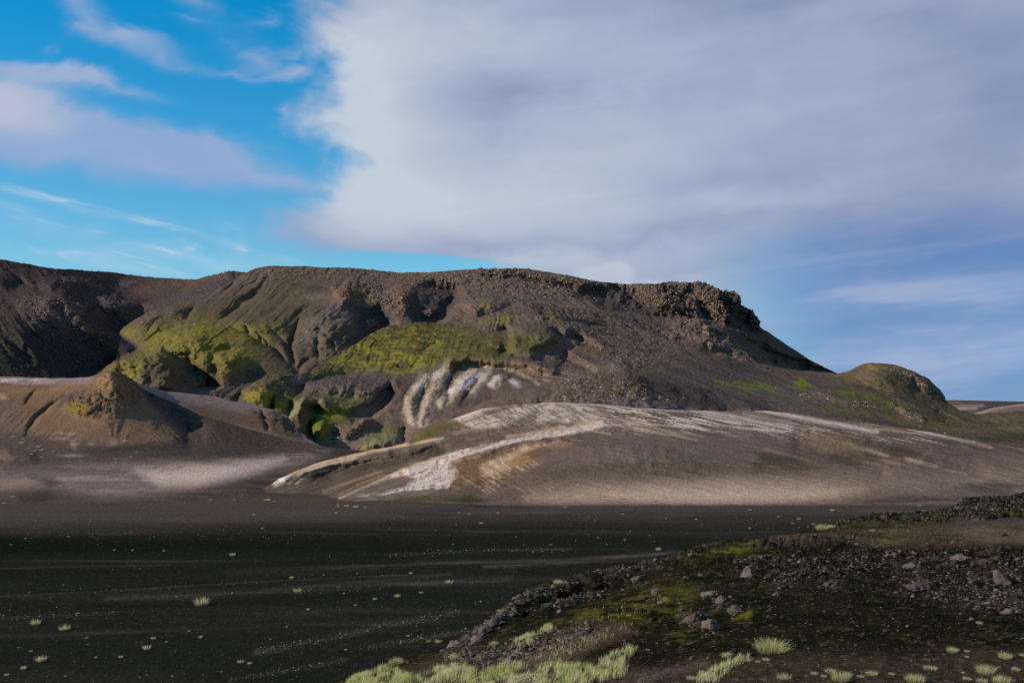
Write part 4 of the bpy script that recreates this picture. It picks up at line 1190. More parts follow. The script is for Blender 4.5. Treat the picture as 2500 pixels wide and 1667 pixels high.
def cone_paint(x, y, P, N):
    n = fbm(P[:, 0] / 16, P[:, 1] / 16, P[:, 2] / 10, 5)
    n2 = fbm(P[:, 0] / 3, P[:, 1] / 3, P[:, 2] / 2.5, 4)
    n3 = fbm(P[:, 0] / 1.0, P[:, 1] / 1.0, P[:, 2] / 1.0, 3)
    ns = fbm(P[:, 0] / 14, P[:, 1] / 4, octaves=4)
    wx, wy = x + 14 * n + 6 * n2, y + 8 * n + 4 * n2
    c = np.repeat(np.array((0.066, 0.055, 0.053))[None], len(x), 0)
    # black slope falling right of the cone
    c = mixc(c, (0.050, 0.042, 0.041), m_poly(wx, wy, [(330, 940), (500, 1017), (700, 1071), (900, 1100), (900, 1130), (600, 1120), (350, 1110), (420, 1080), (450, 1050), (380, 1000)], 14) * 0.85)
    # the brown body
    body = m_poly(wx, wy, [(-200, 932), (60, 930), (150, 935), (235, 925), (265, 908), (310, 925), (350, 975), (400, 1020), (440, 1055), (400, 1075), (300, 1082), (200, 1080), (120, 1070), (60, 1050), (-200, 1050)], 14)
    c = mixc(c, (0.132, 0.092, 0.064), body * 0.9)
    c = mixc(c, (0.172, 0.116, 0.068), body * sm(-0.05, 0.4, n) * sm(1010, 950, y) * 0.8)
    c = mixc(c, (0.105, 0.080, 0.062), body * sm(0.0, 0.4, -n + 0.5 * n2) * 0.55)
    c = mixc(c, (0.105, 0.088, 0.086), m_poly(wx, wy, [(-200, 1000), (40, 985), (60, 1050), (-200, 1070)], 20) * 0.6)
    rk = cone_rock(x, y)
    c = mixc(c, (0.125, 0.088, 0.060), rk * 0.7)
    c = mixc(c, (0.060, 0.052, 0.026), rk * sm(-0.05, 0.3, n2) * 0.75)
    c = mixc(c, MOSS * 0.75, m_poly(wx, wy, [(165, 1000), (170, 985), (190, 990), (220, 1000), (210, 1012), (190, 1015)], 7) * 0.8 + rk * sm(0.15, 0.4, n2 - 0.3 * n) * 0.35)
    c = mixc(c, (0.21, 0.145, 0.095), m_poly(wx, wy, [(240, 925), (262, 912), (285, 930), (270, 950), (235, 955)], 8) * 0.6)
    # ash lee and crest strip
    c = mixc(c, (0.080, 0.066, 0.068), m_poly(wx, wy, [(150, 965), (200, 952), (225, 955), (190, 970), (160, 985), (140, 1000)], 7) * 0.85)
    top = line_at(CONE_TOP, x)
    c = mixc(c, LAVENDER * 0.9, sm(22, 8, (y - top) + 4 * n) * sm(250, 200, x) * 0.9)
    c = mixc(c, WHITE * 0.8, sm(20, 9, (y - top) + 3 * n2) * sm(150, 60, x + 30 * n2) * sm(-0.25, 0.15, ns + 0.3 * n2) * 0.9)
    c = mixc(c, CREAM * 0.7, m_blob(wx, wy, 8, 970, 10, 5) * 0.8)
    # gullies
    for pts in ([(88, 950), (72, 970), (60, 985)], [(155, 965), (125, 985), (95, 1010), (75, 1035), (62, 1060)]):
        c = mixc(c, (0.030, 0.028, 0.020), m_line(x + 2 * n2, y + 2 * n2, pts, 2.6) * 0.75)
    # pale patches at the cone's foot
    for cx_, cy_, rx, ry in ((165, 1058, 28, 2.5), (180, 1085, 9, 9), (150, 1070, 16, 2.5), (272, 1080, 12, 8), (180, 1112, 32, 4), (222, 1086, 8, 2.5), (305, 1076, 10, 2)):
        c = mixc(c, (0.25, 0.20, 0.19), m_blob(wx, y + 5 * n2, cx_, cy_, rx, ry) * 0.65)
    c = mixc(c, (0.035, 0.032, 0.032), m_poly(wx, wy, [(190, 1095), (260, 1090), (340, 1082), (430, 1072), (420, 1090), (300, 1108), (200, 1115)], 8) * 0.55)
    c = mixc(c, (0.036, 0.034, 0.032), m_poly(wx, wy, [(50, 1105), (90, 1110), (95, 1125), (60, 1128)], 8) * 0.6)
    c = mixc(c, (0.14, 0.105, 0.090), m_poly(wx, wy, [(-100, 1095), (20, 1100), (70, 1120), (20, 1125), (-100, 1125)], 10) * 0.5)
    # light sand in the hollow
    sa = m_poly(x + 18 * ns, y + 6 * ns + 6 * n2, [(-200, 1150), (0, 1150), (120, 1150), (250, 1140), (400, 1135), (560, 1128), (700, 1118), (800, 1105), (760, 1125), (650, 1150), (560, 1175), (480, 1190), (380, 1205), (250, 1210), (120, 1180), (-200, 1210)], 26)
    c = mixc(c, (0.215, 0.178, 0.172), sa * (0.45 + 0.5 * sm(-0.2, 0.25, ns + 0.5 * n2)))
    c = mixc(c, (0.42, 0.355, 0.33), m_poly(x + 14 * ns, y + 4 * ns, [(340, 1150), (450, 1140), (560, 1132), (690, 1118), (650, 1142), (575, 1164), (480, 1182), (390, 1184)], 20) * 0.9)
    c = mixc(c, (0.19, 0.155, 0.145), m_poly(x + 14 * ns, y + 4 * ns, [(-200, 1180), (0, 1175), (60, 1165), (150, 1165), (200, 1185), (100, 1180), (0, 1195), (-200, 1200)], 10) * 0.5)
    # dark tongues
    for pts, s, a in (([(60, 1160), (130, 1165), (155, 1180), (120, 1185), (80, 1172)], 8, 0.65), ([(40, 1205), (120, 1200), (150, 1215), (110, 1228), (50, 1230)], 9, 0.75)):
        c = mixc(c, (0.034, 0.032, 0.030), m_poly(x + 14 * ns, y + 5 * n2, pts, s) * a)
    lower = sm(-14, 22, y + 7 * n - line_at([(-200, 1222), (150, 1232), (300, 1222), (430, 1208), (500, 1190), (560, 1176), (640, 1160), (700, 1148), (800, 1122), (900, 1108)], x))
    c = mixc(c, (0.052, 0.044, 0.042), lower * 0.9)
    c = mixc(c, (0.100, 0.080, 0.070), lower * sm(0.05, 0.3, ns + 0.4 * n2) * 0.6)
    c = mixc(c, (0.026, 0.024, 0.023), lower * sm(0.08, 0.32, -ns + 0.3 * n2) * 0.6)
    c = mixc(c, BLACK, sm(1238, 1262, y + 10 * ns) * 0.7)
    c = mixc(c, (0.20, 0.17, 0.16), sm(0.33, 0.45, n3) * m_poly(x, y, [(380, 1080), (560, 1070), (760, 1100), (700, 1125), (450, 1135)], 25) * 0.6)
    return c


CONE_TOP = [(-180, 908), (-100, 913), (0, 918), (60, 921), (130, 923), (200, 921), (228, 918), (245, 911), (262, 907), (285, 911), (305, 917), (320, 926), (335, 939), (350, 950), (380, 964), (430, 986), (500, 1016), (600, 1046), (700, 1071), (780, 1088), (860, 1098), (930, 1104), (1010, 1112)]
slope_sheet("brown_cone", -180, 1010, 1.9, CONE_TOP, [(-180, 1275), (300, 1265), (600, 1238), (800, 1222), (1010, 1205)], 185,
            [(-180, 908, 250), (0, 918, 252), (130, 923, 250), (262, 907, 240), (350, 950, 238), (500, 1016, 232), (700, 1071, 229), (860, 1098, 228), (1010, 1112, 224),
             (0, 1000, 222), (130, 1000, 222), (262, 1000, 217), (380, 1020, 220), (0, 1080, 203), (150, 1085, 200), (300, 1085, 201), (450, 1085, 207), (600, 1100, 210),
             (-180, 1000, 222), (-180, 1080, 203), (-180, 1160, 180), (-180, 1230, 148.5), (0, 1150, 184), (200, 1150, 183), (400, 1150, 186), (600, 1150, 193), (750, 1120, 207), (0, 1200, 168), (250, 1200, 165), (450, 1190, 171),
             (700, 1150, 199), (850, 1130, 212), (0, 1240, 142), (250, 1235, 145), (450, 1220, 154), (600, 1205, 164), (750, 1180, 184), (880, 1160, 205),
             (-180, 1275, 132), (300, 1265, 136), (600, 1238, 150), (800, 1222, 160), (1010, 1205, 172), (0, 1270, 134)],
            cone_shape, cone_relief, cone_paint, MAT_MID, 'brown ash cone with a rocky tip above pale sandy slopes', back=(26, 12, 7))


# ------------------------------------------------------------------ streaked rhyolite slope
APRON_TOP = [(640, 1196), (665, 1182), (680, 1170), (720, 1151), (780, 1129), (830, 1116), (900, 1101), (960, 1090), (992, 1082), (1010, 1070), (1050, 1046), (1110, 1020), (1180, 998), (1250, 988), (1350, 983), (1430, 985), (1500, 991), (1600, 999), (1700, 1003), (1780, 1005),
             (1870, 1003), (1950, 1012), (2000, 1020), (2100, 1031), (2200, 1044), (2300, 1060), (2400, 1080), (2500, 1095), (2700, 1120)]


def apron_shape(x, y):
    d = 0.0
    d = d + 5 * m_line(x, y, [(1010, 1078), (1100, 1058), (1200, 1048), (1300, 1036), (1380, 1028)], 9)
    d = d - 5 * m_line(x, y, [(1000, 1092), (1100, 1070), (1250, 1055), (1380, 1040)], 12)
    d = d + 6 * m_line(x, y, [(780, 1165), (900, 1140), (1000, 1120), (1080, 1100)], 14) - 5 * m_line(x, y, [(700, 1168), (800, 1135), (950, 1105)], 10)
    d = d - 4 * m_line(x, y, [(1000, 1150), (1100, 1120), (1250, 1085), (1400, 1060)], 14)
    d = d - 6 * m_blob(x, y, 1560, 1110, 150, 36, 6) + 5 * m_blob(x, y, 1200, 1180, 60, 22, -20)
    d = d - 4 * m_line(x, y, [(2000, 1062), (2100, 1090), (2250, 1130)], 16) + 4 * m_line(x, y, [(1950, 1085), (2060, 1120), (2150, 1150)], 18)
    d = d + 4 * m_line(x, y, [(2130, 1088), (2250, 1110), (2400, 1150)], 18)
    return d * 0.55


def apron_relief(x, y, P):
    n = fbm(P[:, 0] / 9, P[:, 1] / 9, P[:, 2] / 4, 4)
    f = fbm(P[:, 0] / 1.4, P[:, 1] / 1.4, P[:, 2] / 1.2, 3)
    fan = np.where(x < 1400, y + 0.32 * (x - 1400), y - 0.20 * (x - 1400))
    gro = ridged(fan / 11, x / 160, octaves=3)
    rock = m_poly(x, y, [(1340, 1160), (1400, 1140), (1500, 1130), (1560, 1135), (1500, 1155), (1400, 1170)], 12) + m_poly(x, y, [(1940, 1055), (2060, 1058), (2150, 1080), (2100, 1110), (2000, 1090)], 14) * 0.6
    foot = sm(1228, 1190, y)
    return (0.16 * n + 0.05 * f + 0.14 * gro) * (0.25 + 0.75 * foot) + rock * 0.10 * fbm(P[:, 0] / 0.9, P[:, 1] / 0.9, P[:, 2], 3), None


def apron_paint(x, y, P, N):
    n = fbm(P[:, 0] / 14, P[:, 1] / 14, P[:, 2] / 8, 5)
    n2 = fbm(P[:, 0] / 3, P[:, 1] / 3, P[:, 2] / 2, 4)
    n3 = fbm(P[:, 0] / 0.9, P[:, 1] / 0.9, P[:, 2] / 0.8, 3)
    # coordinates across the run of the streaks: they fan out downhill from the crest
    right = y - 0.17 * (x - 1450) - 0.000045 * np.maximum(x - 1450, 0) ** 2
    left = y + 0.30 * (x - 1450)
    blend = sm(1300, 1480, x)
    across = left * (1 - blend) + right * blend
    st = fbm(across / 7.5, x / 130, octaves=4)
    st2 = fbm(across / 3.2 + 9, x / 60, octaves=3)
    dn = fbm((y - 0.55 * (x - 1200)) / 4.0 + 1.5 * n2, (x + y) / 60, octaves=4)
    st3 = fbm(across / 1.7 + 3, x / 46, octaves=3)
    wx, wy = x + 9 * n + 8 * n2 + 3 * n3, y + 4 * n + 4 * n2 + 3 * st + 2 * st3 + 1.5 * n3
    c = np.repeat(np.array((0.098, 0.078, 0.072))[None], len(x), 0)
    c = mixc(c, (0.075, 0.061, 0.058), sm(-0.1, 0.4, n) * 0.6)
    c = mixc(c, (0.120, 0.094, 0.080), sm(0.0, 0.4, st) * 0.5)
    c = mixc(c, (0.062, 0.050, 0.046), sm(0.05, 0.4, -st) * 0.45)
    c = mixc(c, (0.165, 0.132, 0.112), sm(0.22, 0.40, st3 + 0.4 * st) * 0.38 * sm(1215, 1180, y))
    c = mixc(c, (0.050, 0.040, 0.036), sm(0.22, 0.40, -st3 - 0.3 * st) * 0.38)
    # left tongue: dark body with banded edges
    lt = m_poly(wx, wy, [(700, 1185), (760, 1150), (860, 1125), (1000, 1100), (1100, 1080), (1250, 1062), (1150, 1085), (1050, 1115), (950, 1155), (850, 1200), (760, 1210)], 12)
    c = mixc(c, (0.074, 0.058, 0.046), lt * 0.8)
    c = mixc(c, (0.036, 0.032, 0.024), m_line(wx, wy, [(780, 1165), (860, 1148), (950, 1130), (1020, 1112), (1080, 1102)], 11) * 0.6)  # painted shadow band running along the tongue
    c = mixc(c, (0.115, 0.092, 0.072), lt * sm(0.05, 0.35, st2) * 0.5)
    for pts, w, a, colr in (([(668, 1182), (690, 1167), (730, 1148), (800, 1126), (870, 1111), (950, 1094), (1000, 1084), (1080, 1070)], 4.5, 0.85, CREAM),
                            ([(706, 1180), (718, 1165), (745, 1150), (800, 1135), (870, 1118)], 4.0, 0.8, CREAM), ([(722, 1182), (740, 1166), (775, 1152), (800, 1147)], 2.4, 0.7, CREAM),
                            ([(674, 1180), (688, 1172), (700, 1166)], 8, 0.95, WHITE), ([(712, 1176), (728, 1158)], 2.6, 0.7, OCHRE),
                            ([(830, 1216), (900, 1186), (980, 1148), (1040, 1126), (1100, 1106)], 3, 0.8, CREAM), ([(826, 1208), (880, 1182), (940, 1160)], 2.2, 0.6, OCHRE * 1.2),
                            ([(790, 1200), (860, 1175), (930, 1150)], 4, 0.25, CREAM)):
        c = mixc(c, colr, m_line(x + 2 * n2, y + 2 * n2 + 1.5 * st2, pts, w) * a)
    # main white sheet
    sheet = m_poly(wx, wy, [(1470, 1024), (1440, 1032), (1340, 1052), (1250, 1072), (1200, 1083), (1130, 1098), (1080, 1114), (1020, 1134), (980, 1150), (900, 1186), (850, 1212), (930, 1208), (1000, 1196), (1095, 1192), (1106, 1180), (1118, 1165), (1120, 1150), (1106, 1132), (1124, 1118), (1180, 1103), (1240, 1088), (1330, 1071), (1400, 1060), (1470, 1040)], 2.5)
    lens = m_poly(wx, wy, [(845, 1212), (900, 1184), (950, 1168), (1000, 1163), (1012, 1170), (985, 1188), (930, 1202)], 6)
    lens2 = m_poly(wx, wy, [(870, 1218), (940, 1205), (1010, 1196), (1000, 1204), (930, 1212)], 3)
    gap = sm(0.10, 0.22, fbm((y + 0.6 * x) / 9 + n2, (x - 0.3 * y) / 16, octaves=3))
    thr = sm(-0.22, 0.12, st2 + 0.6 * st3 + 0.4 * n2)
    c = mixc(c, WHITE, sheet * (1 - 0.85 * lens) * (0.95 - 0.60 * gap) * (0.50 + 0.50 * np.maximum(thr, sm(1130, 1080, x))))
    halo = m_poly(wx, wy, [(1480, 1018), (1340, 1046), (1200, 1076), (1080, 1106), (980, 1144), (850, 1214), (1000, 1204), (1110, 1200), (1130, 1160), (1130, 1120), (1250, 1096), (1400, 1068), (1480, 1044)], 12)
    c = mixc(c, WHITE * 0.6, halo * sm(0.08, 0.30, st3 + 0.4 * st2) * 0.5)
    c = mixc(c, (0.105, 0.085, 0.078), lens * 0.8)
    c = mixc(c, (0.19, 0.165, 0.155), m_line(x, y, [(860, 1222), (960, 1212), (1080, 1196)], 6) * 0.55 * sm(-0.2, 0.2, n2))
    # upper patches
    for pts, a in (([(1105, 1020), (1140, 1006), (1182, 1000), (1172, 1012), (1125, 1030), (1108, 1030)], 0.85), ([(1138, 1035), (1165, 1022), (1200, 1015), (1240, 1030), (1215, 1042), (1180, 1050)], 0.85),
                   ([(1235, 1012), (1262, 996), (1288, 994), (1306, 1008), (1280, 1020), (1258, 1026)], 0.75), ([(1288, 992), (1380, 984), (1440, 994), (1470, 1016), (1520, 1030), (1560, 1040), (1470, 1040), (1400, 1028), (1340, 1030), (1292, 1034), (1330, 1012)], 0.72),
                   ([(1335, 1056), (1400, 1040), (1450, 1030), (1460, 1042), (1400, 1058), (1360, 1066)], 0.8)):
        c = mixc(c, WHITE * np.array((0.95, 0.93, 0.90)), m_poly(wx + 16 * dn, wy + 5 * st2 + 4 * dn, pts, 8) * a * (0.30 + 0.70 * sm(-0.12, 0.14, dn + 0.5 * n2 + 0.5 * st3)))
    c = mixc(c, CREAM * 0.9, m_line(wx, wy, [(1240, 1066), (1320, 1054), (1390, 1040), (1450, 1030)], 5) * 0.6)
    upm = m_poly(wx, wy, [(1090, 1030), (1180, 1002), (1300, 988), (1440, 990), (1500, 1030), (1400, 1040), (1250, 1050), (1130, 1056)], 14)
    c = mixc(c, WHITE * 0.75, upm * sm(0.06, 0.24, dn + 0.5 * st3) * 0.5)
    # crest line
    top = line_at(APRON_TOP, x)
    c = mixc(c, WHITE * 0.9, sm(7, 2, y - top) * sm(1300, 1340, x) * sm(1900, 1500, x) * 0.55 + sm(10, 4, y - top + 3 * n2) * sm(1080, 1120, x) * sm(1230, 1180, x) * 0.6)
    # streak field to the right
    fld = m_poly(wx, y + 4 * n, [(1480, 992), (1600, 1000), (1750, 1008), (1860, 1030), (1960, 1050), (1880, 1052), (1760, 1040), (1720, 1050), (1600, 1046), (1500, 1034)], 10)
    c = mixc(c, WHITE * np.array((0.86, 0.83, 0.83)), fld * sm(0.04, 0.18, st + 0.5 * st2 + 0.35 * st3) * 0.85)
    c = mixc(c, WHITE, fld * sm(0.16, 0.26, st2 + 0.4 * st + 0.4 * st3) * 0.6 * sm(1900, 1500, x))
    for pts, w, a, colr in (([(1850, 1000), (1900, 1008), (1960, 1020), (2020, 1032), (2080, 1044), (2140, 1053)], 6.0, 0.9, WHITE * 0.95), ([(1690, 1022), (1760, 1036), (1840, 1048), (1930, 1055)], 2.2, 0.9, WHITE),
                            ([(1720, 1010), (1800, 1022), (1870, 1036), (1930, 1042)], 7, 0.6, WHITE * 0.85), ([(1815, 1010), (1880, 1022), (1950, 1036)], 3, 0.55, WHITE * 0.85),
                            ([(2218, 1047), (2260, 1056), (2310, 1066), (2380, 1078)], 3, 0.9, WHITE * 0.9), ([(2230, 1046), (2270, 1058)], 2, 0.7, WHITE * 0.9), ([(2280, 1062), (2360, 1078), (2420, 1092)], 3.2, 0.6, CREAM * 0.9),
                            ([(2140, 1047), (2210, 1056), (2280, 1062)], 2.4, 0.6, CREAM), ([(2240, 1042), (2330, 1056), (2400, 1075), (2500, 1096)], 2.6, 0.5, CREAM * 0.8),
                            ([(2010, 1066), (2060, 1084), (2120, 1100), (2165, 1112)], 5, 0.65, CREAM * 0.75), ([(2212, 1119), (2250, 1130), (2285, 1139)], 5, 0.75, CREAM * 0.8), ([(2310, 1148), (2360, 1158)], 2.6, 0.7, CREAM * 0.8),
                            ([(2145, 1122), (2200, 1134)], 1.6, 0.6, CREAM * 0.7), ([(1520, 1044), (1580, 1052), (1640, 1062), (1700, 1076)], 3.2, 0.65, CREAM * 0.8), ([(1560, 1040), (1640, 1056), (1720, 1066)], 3, 0.4, CREAM * 0.8),
                            ([(1870, 1096), (1930, 1116), (1990, 1132)], 5, 0.5, (0.20, 0.155, 0.12)), ([(1500, 1022), (1620, 1040), (1700, 1046)], 2.4, 0.5, WHITE), ([(1420, 1048), (1490, 1060)], 2.2, 0.55, CREAM),
                            ([(1380, 1072), (1420, 1080)], 3, 0.5, CREAM * 0.8)):
        c = mixc(c, colr, m_line(x + 3 * n2, y + 2 * n2 + 2.0 * st2, pts, w) * a * (0.55 + 0.45 * sm(-0.2, 0.2, st2)))
    c = mixc(c, (0.130, 0.108, 0.104), sm(0.05, 0.35, st) * m_poly(x, y, [(1950, 1020), (2300, 1060), (2550, 1100), (2550, 1130), (2300, 1100), (1950, 1060)], 20) * 0.55)
    thin = m_poly(x + 10 * n, y + 5 * n, [(1450, 996), (1700, 1006), (1900, 1010), (2150, 1042), (2400, 1082), (2300, 1098), (2050, 1074), (1800, 1066), (1560, 1064), (1440, 1050)], 16)
    c = mixc(c, WHITE * 0.78, thin * sm(0.20, 0.34, st3 + 0.45 * st2 + 0.25 * st) * 0.62)
    c = mixc(c, CREAM * 0.7, thin * sm(0.16, 0.30, st2 - 0.3 * st + 0.3 * st3) * 0.35)
    # ochre and cream fan
    oc = m_poly(wx, wy, [(1112, 1132), (1180, 1110), (1250, 1092), (1330, 1084), (1400, 1080), (1405, 1088), (1310, 1096), (1330, 1118), (1280, 1150), (1220, 1180), (1180, 1190), (1112, 1190)], 12)
    c = mixc(c, OCHRE * 0.60, oc * 0.6)
    c = mixc(c, OCHRE * 1.25, (m_line(wx, wy, [(1285, 1098), (1330, 1090), (1390, 1086)], 6) + m_poly(wx, wy, [(1230, 1118), (1290, 1110), (1300, 1128), (1250, 1140)], 8) + m_line(wx, wy, [(1104, 1132), (1140, 1122), (1170, 1115)], 4) + 0.6 * m_line(wx, wy, [(1108, 1165), (1104, 1185), (1120, 1192)], 4)) * 0.6)
    cf = m_poly(wx, wy, [(1170, 1142), (1220, 1118), (1262, 1098), (1300, 1086), (1372, 1078), (1300, 1094), (1268, 1112), (1240, 1128), (1250, 1150), (1190, 1165)], 8)
    c = mixc(c, CREAM * 1.1, cf * 0.75 * (0.45 + 0.55 * sm(-0.30, 0.20, dn + 0.4 * n3)))
    c = mixc(c, CREAM * 0.95, m_poly(wx, wy, [(1110, 1160), (1180, 1150), (1330, 1120), (1300, 1145), (1240, 1170), (1190, 1215), (1150, 1190)], 10) * sm(-0.05, 0.30, dn + 0.4 * n3) * 0.6)
    c = mixc(c, CREAM * 0.8, m_poly(wx, wy, [(1200, 1180), (1330, 1165), (1420, 1190), (1300, 1215)], 14) * sm(0.05, 0.3, dn) * 0.45)
    c = mixc(c, (0.045, 0.036, 0.026), m_line(x, y, [(1372, 1072), (1405, 1079), (1436, 1086)], 2.6) * 0.8)
    # the smooth lilac ash bulge
    c = mixc(c, (0.104, 0.085, 0.083), m_poly(wx, wy, [(1340, 1100), (1430, 1090), (1560, 1075), (1800, 1080), (1850, 1100), (1780, 1130), (1500, 1135), (1360, 1135)], 25) * 0.75)
    # dark olive patches
    ol = m_poly(wx, wy, [(1230, 1175), (1340, 1150), (1480, 1128), (1700, 1130), (1850, 1150), (1900, 1165), (1700, 1165), (1500, 1165), (1300, 1185)], 16)
    c = mixc(c, (0.058, 0.052, 0.034), ol * (0.4 + 0.4 * sm(-0.2, 0.3, n2)))
    for pts, s, a in (([(1830, 1135), (1860, 1110), (1930, 1115), (2010, 1145), (1960, 1155), (1850, 1155)], 12, 0.75), ([(2020, 1110), (2080, 1100), (2150, 1125), (2090, 1138), (2030, 1130)], 10, 0.6), ([(2130, 1086), (2200, 1082), (2260, 1100), (2240, 1115), (2170, 1110)], 12, 0.6),
                      ([(1790, 1102), (1880, 1104), (1990, 1132), (1900, 1118)], 5, 0.5), ([(2420, 1130), (2520, 1140), (2520, 1155), (2440, 1145)], 8, 0.45), ([(2040, 1080), (2110, 1105), (2180, 1122), (2120, 1118)], 5, 0.6)):
        c = mixc(c, (0.036, 0.033, 0.026), m_poly(x + 16 * st, y + 6 * st + 5 * st2, pts, s) * a)
    c = mixc(c, (0.150, 0.115, 0.085), sm(0.1, 0.35, st2) * m_poly(x, y, [(1760, 1130), (1830, 1105), (1990, 1135), (1960, 1165), (1800, 1165)], 14) * 0.6)
    c = mixc(c, (0.115, 0.088, 0.058), m_poly(wx, wy, [(1940, 1058), (2060, 1062), (2140, 1078), (2100, 1105), (2010, 1090)], 12) * 0.55)
    # pale sand at the foot
    py2 = y + 6 * n
    foot = m_poly(x + 20 * n, py2, [(1280, 1215), (1420, 1192), (1560, 1180), (1800, 1172), (2000, 1178), (2120, 1196), (2040, 1214), (1900, 1224), (1600, 1228), (1380, 1226)], 20)
    c = mixc(c, SAND * np.array((1.02, 1.0, 1.0)), foot * 0.9)
    c = mixc(c, SAND * 1.42, m_poly(x + 14 * n, py2, [(1480, 1210), (1600, 1196), (1800, 1192), (1980, 1196), (2040, 1206), (1900, 1218), (1600, 1222)], 16) * 0.75)
    c = mixc(c, SAND * 0.62, m_poly(x, y + 10 * n, [(1300, 1180), (1700, 1160), (2100, 1160), (2500, 1140), (2600, 1170), (2300, 1200), (2100, 1210), (1300, 1220)], 40) * 0.5)
    c = mixc(c, (0.19, 0.155, 0.145), sm(0.0, 0.4, st2) * m_poly(x, y, [(2000, 1180), (2300, 1165), (2560, 1130), (2560, 1190), (2200, 1205)], 25) * 0.5)
    # dark swooshes right, black sand at the very foot
    for pts, s, a in (([(2110, 1222), (2200, 1208), (2300, 1214), (2420, 1216), (2420, 1228), (2110, 1230)], 7, 0.7), ([(2330, 1190), (2400, 1180), (2470, 1182), (2480, 1200), (2440, 1212), (2380, 1200)], 10, 0.6), ([(2400, 1180), (2600, 1182), (2600, 1188), (2420, 1186)], 4, 0.6)):
        c = mixc(c, (0.040, 0.036, 0.037), m_poly(x + 10 * n2, y + 3 * n2, pts, s) * a)
    c = mixc(c, (0.13, 0.108, 0.115), m_poly(x, y + 2 * n2, [(2470, 1192), (2560, 1188), (2560, 1205), (2480, 1203)], 5) * 0.7 + m_line(x, y + 2 * n2, [(2190, 1230), (2260, 1227), (2340, 1226)], 3) * 0.6)
    c = mixc(c, (0.052, 0.050, 0.026), m_poly(wx, wy, [(960, 1216), (1060, 1212), (1160, 1212), (1180, 1226), (960, 1230)], 6) * 0.75)
    c = mixc(c, (0.075, 0.095, 0.015), (m_blob(wx, wy, 1045, 1222, 16, 4) + 0.8 * m_blob(wx, wy, 1135, 1213, 16, 5)) * 0.7)
    c = mixc(c, (0.030, 0.030, 0.022), m_poly(wx, wy, [(1090, 1220), (1150, 1214), (1200, 1222), (1150, 1230)], 5) * 0.7)
    c = mixc(c, (0.042, 0.038, 0.038), sm(1229, 1236, y + 3 * n2 + 5 * sm(1200, 900, x)) * 0.9)
    # moss at the upper left shoulder
    c = mixc(c, OLIVE, m_poly(wx, wy, [(1000, 1080), (1050, 1045), (1110, 1022), (1130, 1035), (1100, 1055), (1060, 1066)], 7) * 0.8)
    c = mixc(c, MOSS * 0.75, m_poly(wx, wy, [(1000, 1078), (1040, 1052), (1080, 1036), (1060, 1052), (1030, 1072)], 5) * 0.7 * sm(-0.3, 0.2, n2))
    c = mixc(c, CREAM * 0.6, m_line(wx, wy, [(1110, 1060), (1160, 1048), (1200, 1046)], 4) * 0.5)
    return c


slope_sheet("streaked_slope", 640, 2700, 1.9, APRON_TOP,
            [(640, 1222), (760, 1230), (900, 1240), (1100, 1248), (2200, 1252), (2700, 1252)], 150,
            [(640, 1196, 172), (680, 1170, 183), (780, 1129, 200), (900, 1101, 208), (992, 1082, 210), (1050, 1046, 222), (1180, 998, 232), (1350, 983, 230), (1500, 991, 226), (1700, 1003, 224), (1870, 1003, 226), (2000, 1020, 222), (2200, 1044, 216), (2400, 1080, 210), (2700, 1120, 205),
             (1000, 1120, 190), (1200, 1080, 197), (1400, 1060, 199), (1600, 1070, 192), (1800, 1080, 191), (2000, 1090, 190), (2300, 1110, 187), (2550, 1130, 186),
             (800, 1180, 180), (950, 1180, 172), (1100, 1170, 172), (1300, 1150, 172), (1500, 1150, 167), (1700, 1160, 165), (2000, 1160, 166), (2300, 1170, 166), (2600, 1180, 164),
             (1400, 1200, 155), (1700, 1205, 153), (2000, 1205, 154), (2400, 1205, 156), (1100, 1208, 158), (850, 1215, 156),
             (640, 1222, 158), (760, 1230, 153), (900, 1240, 147), (1100, 1248, 142.0), (1400, 1250, 141), (1800, 1252, 140), (2200, 1252, 140), (2700, 1252, 140)],
            apron_shape, apron_relief, apron_paint, MAT_MID, 'smooth ash slope streaked with white and ochre rhyolite', back=(26, 7, 6))


# ------------------------------------------------------------------ foreground hillock of cinders
HILLOCK_TOP = [(700, 1720), (780, 1690), (860, 1655), (930, 1631), (992, 1613), (1065, 1590), (1110, 1572), (1135, 1556), (1155, 1538), (1180, 1515), (1215, 1490), (1250, 1466), (1290, 1438), (1340, 1421), (1400, 1406), (1480, 1387), (1560, 1370), (1620, 1356), (1680, 1338), (1740, 1321), (1800, 1317),
               (1850, 1312), (1900, 1306), (1960, 1296), (2000, 1287), (2050, 1275), (2100, 1262), (2150, 1255), (2200, 1254), (2260, 1251), (2290, 1246), (2318, 1238), (2340, 1226), (2362, 1217), (2400, 1217), (2440, 1219), (2470, 1212), (2500, 1204), (2560, 1192), (2700, 1180)]


def hillock_shape(x, y):
    d = 0.0
    d = d + 2.2 * m_vee(x, y, [(1200, 1535), (1350, 1470), (1500, 1430), (1650, 1400)], 26) + 1.2 * m_vee(x, y, [(1500, 1570), (1650, 1510), (1800, 1450)], 40)
    d = d + 1.6 * m_vee(x, y, [(1850, 1375), (2100, 1345), (2300, 1330), (2520, 1325)], 12)
    d = d - 1.2 * m_vee(x, y, [(1500, 1400), (1700, 1350), (1900, 1325)], 14)
    d = d + 2.4 * m_vee(x, y, [(2300, 1275), (2420, 1268), (2560, 1262)], 10)
    return d


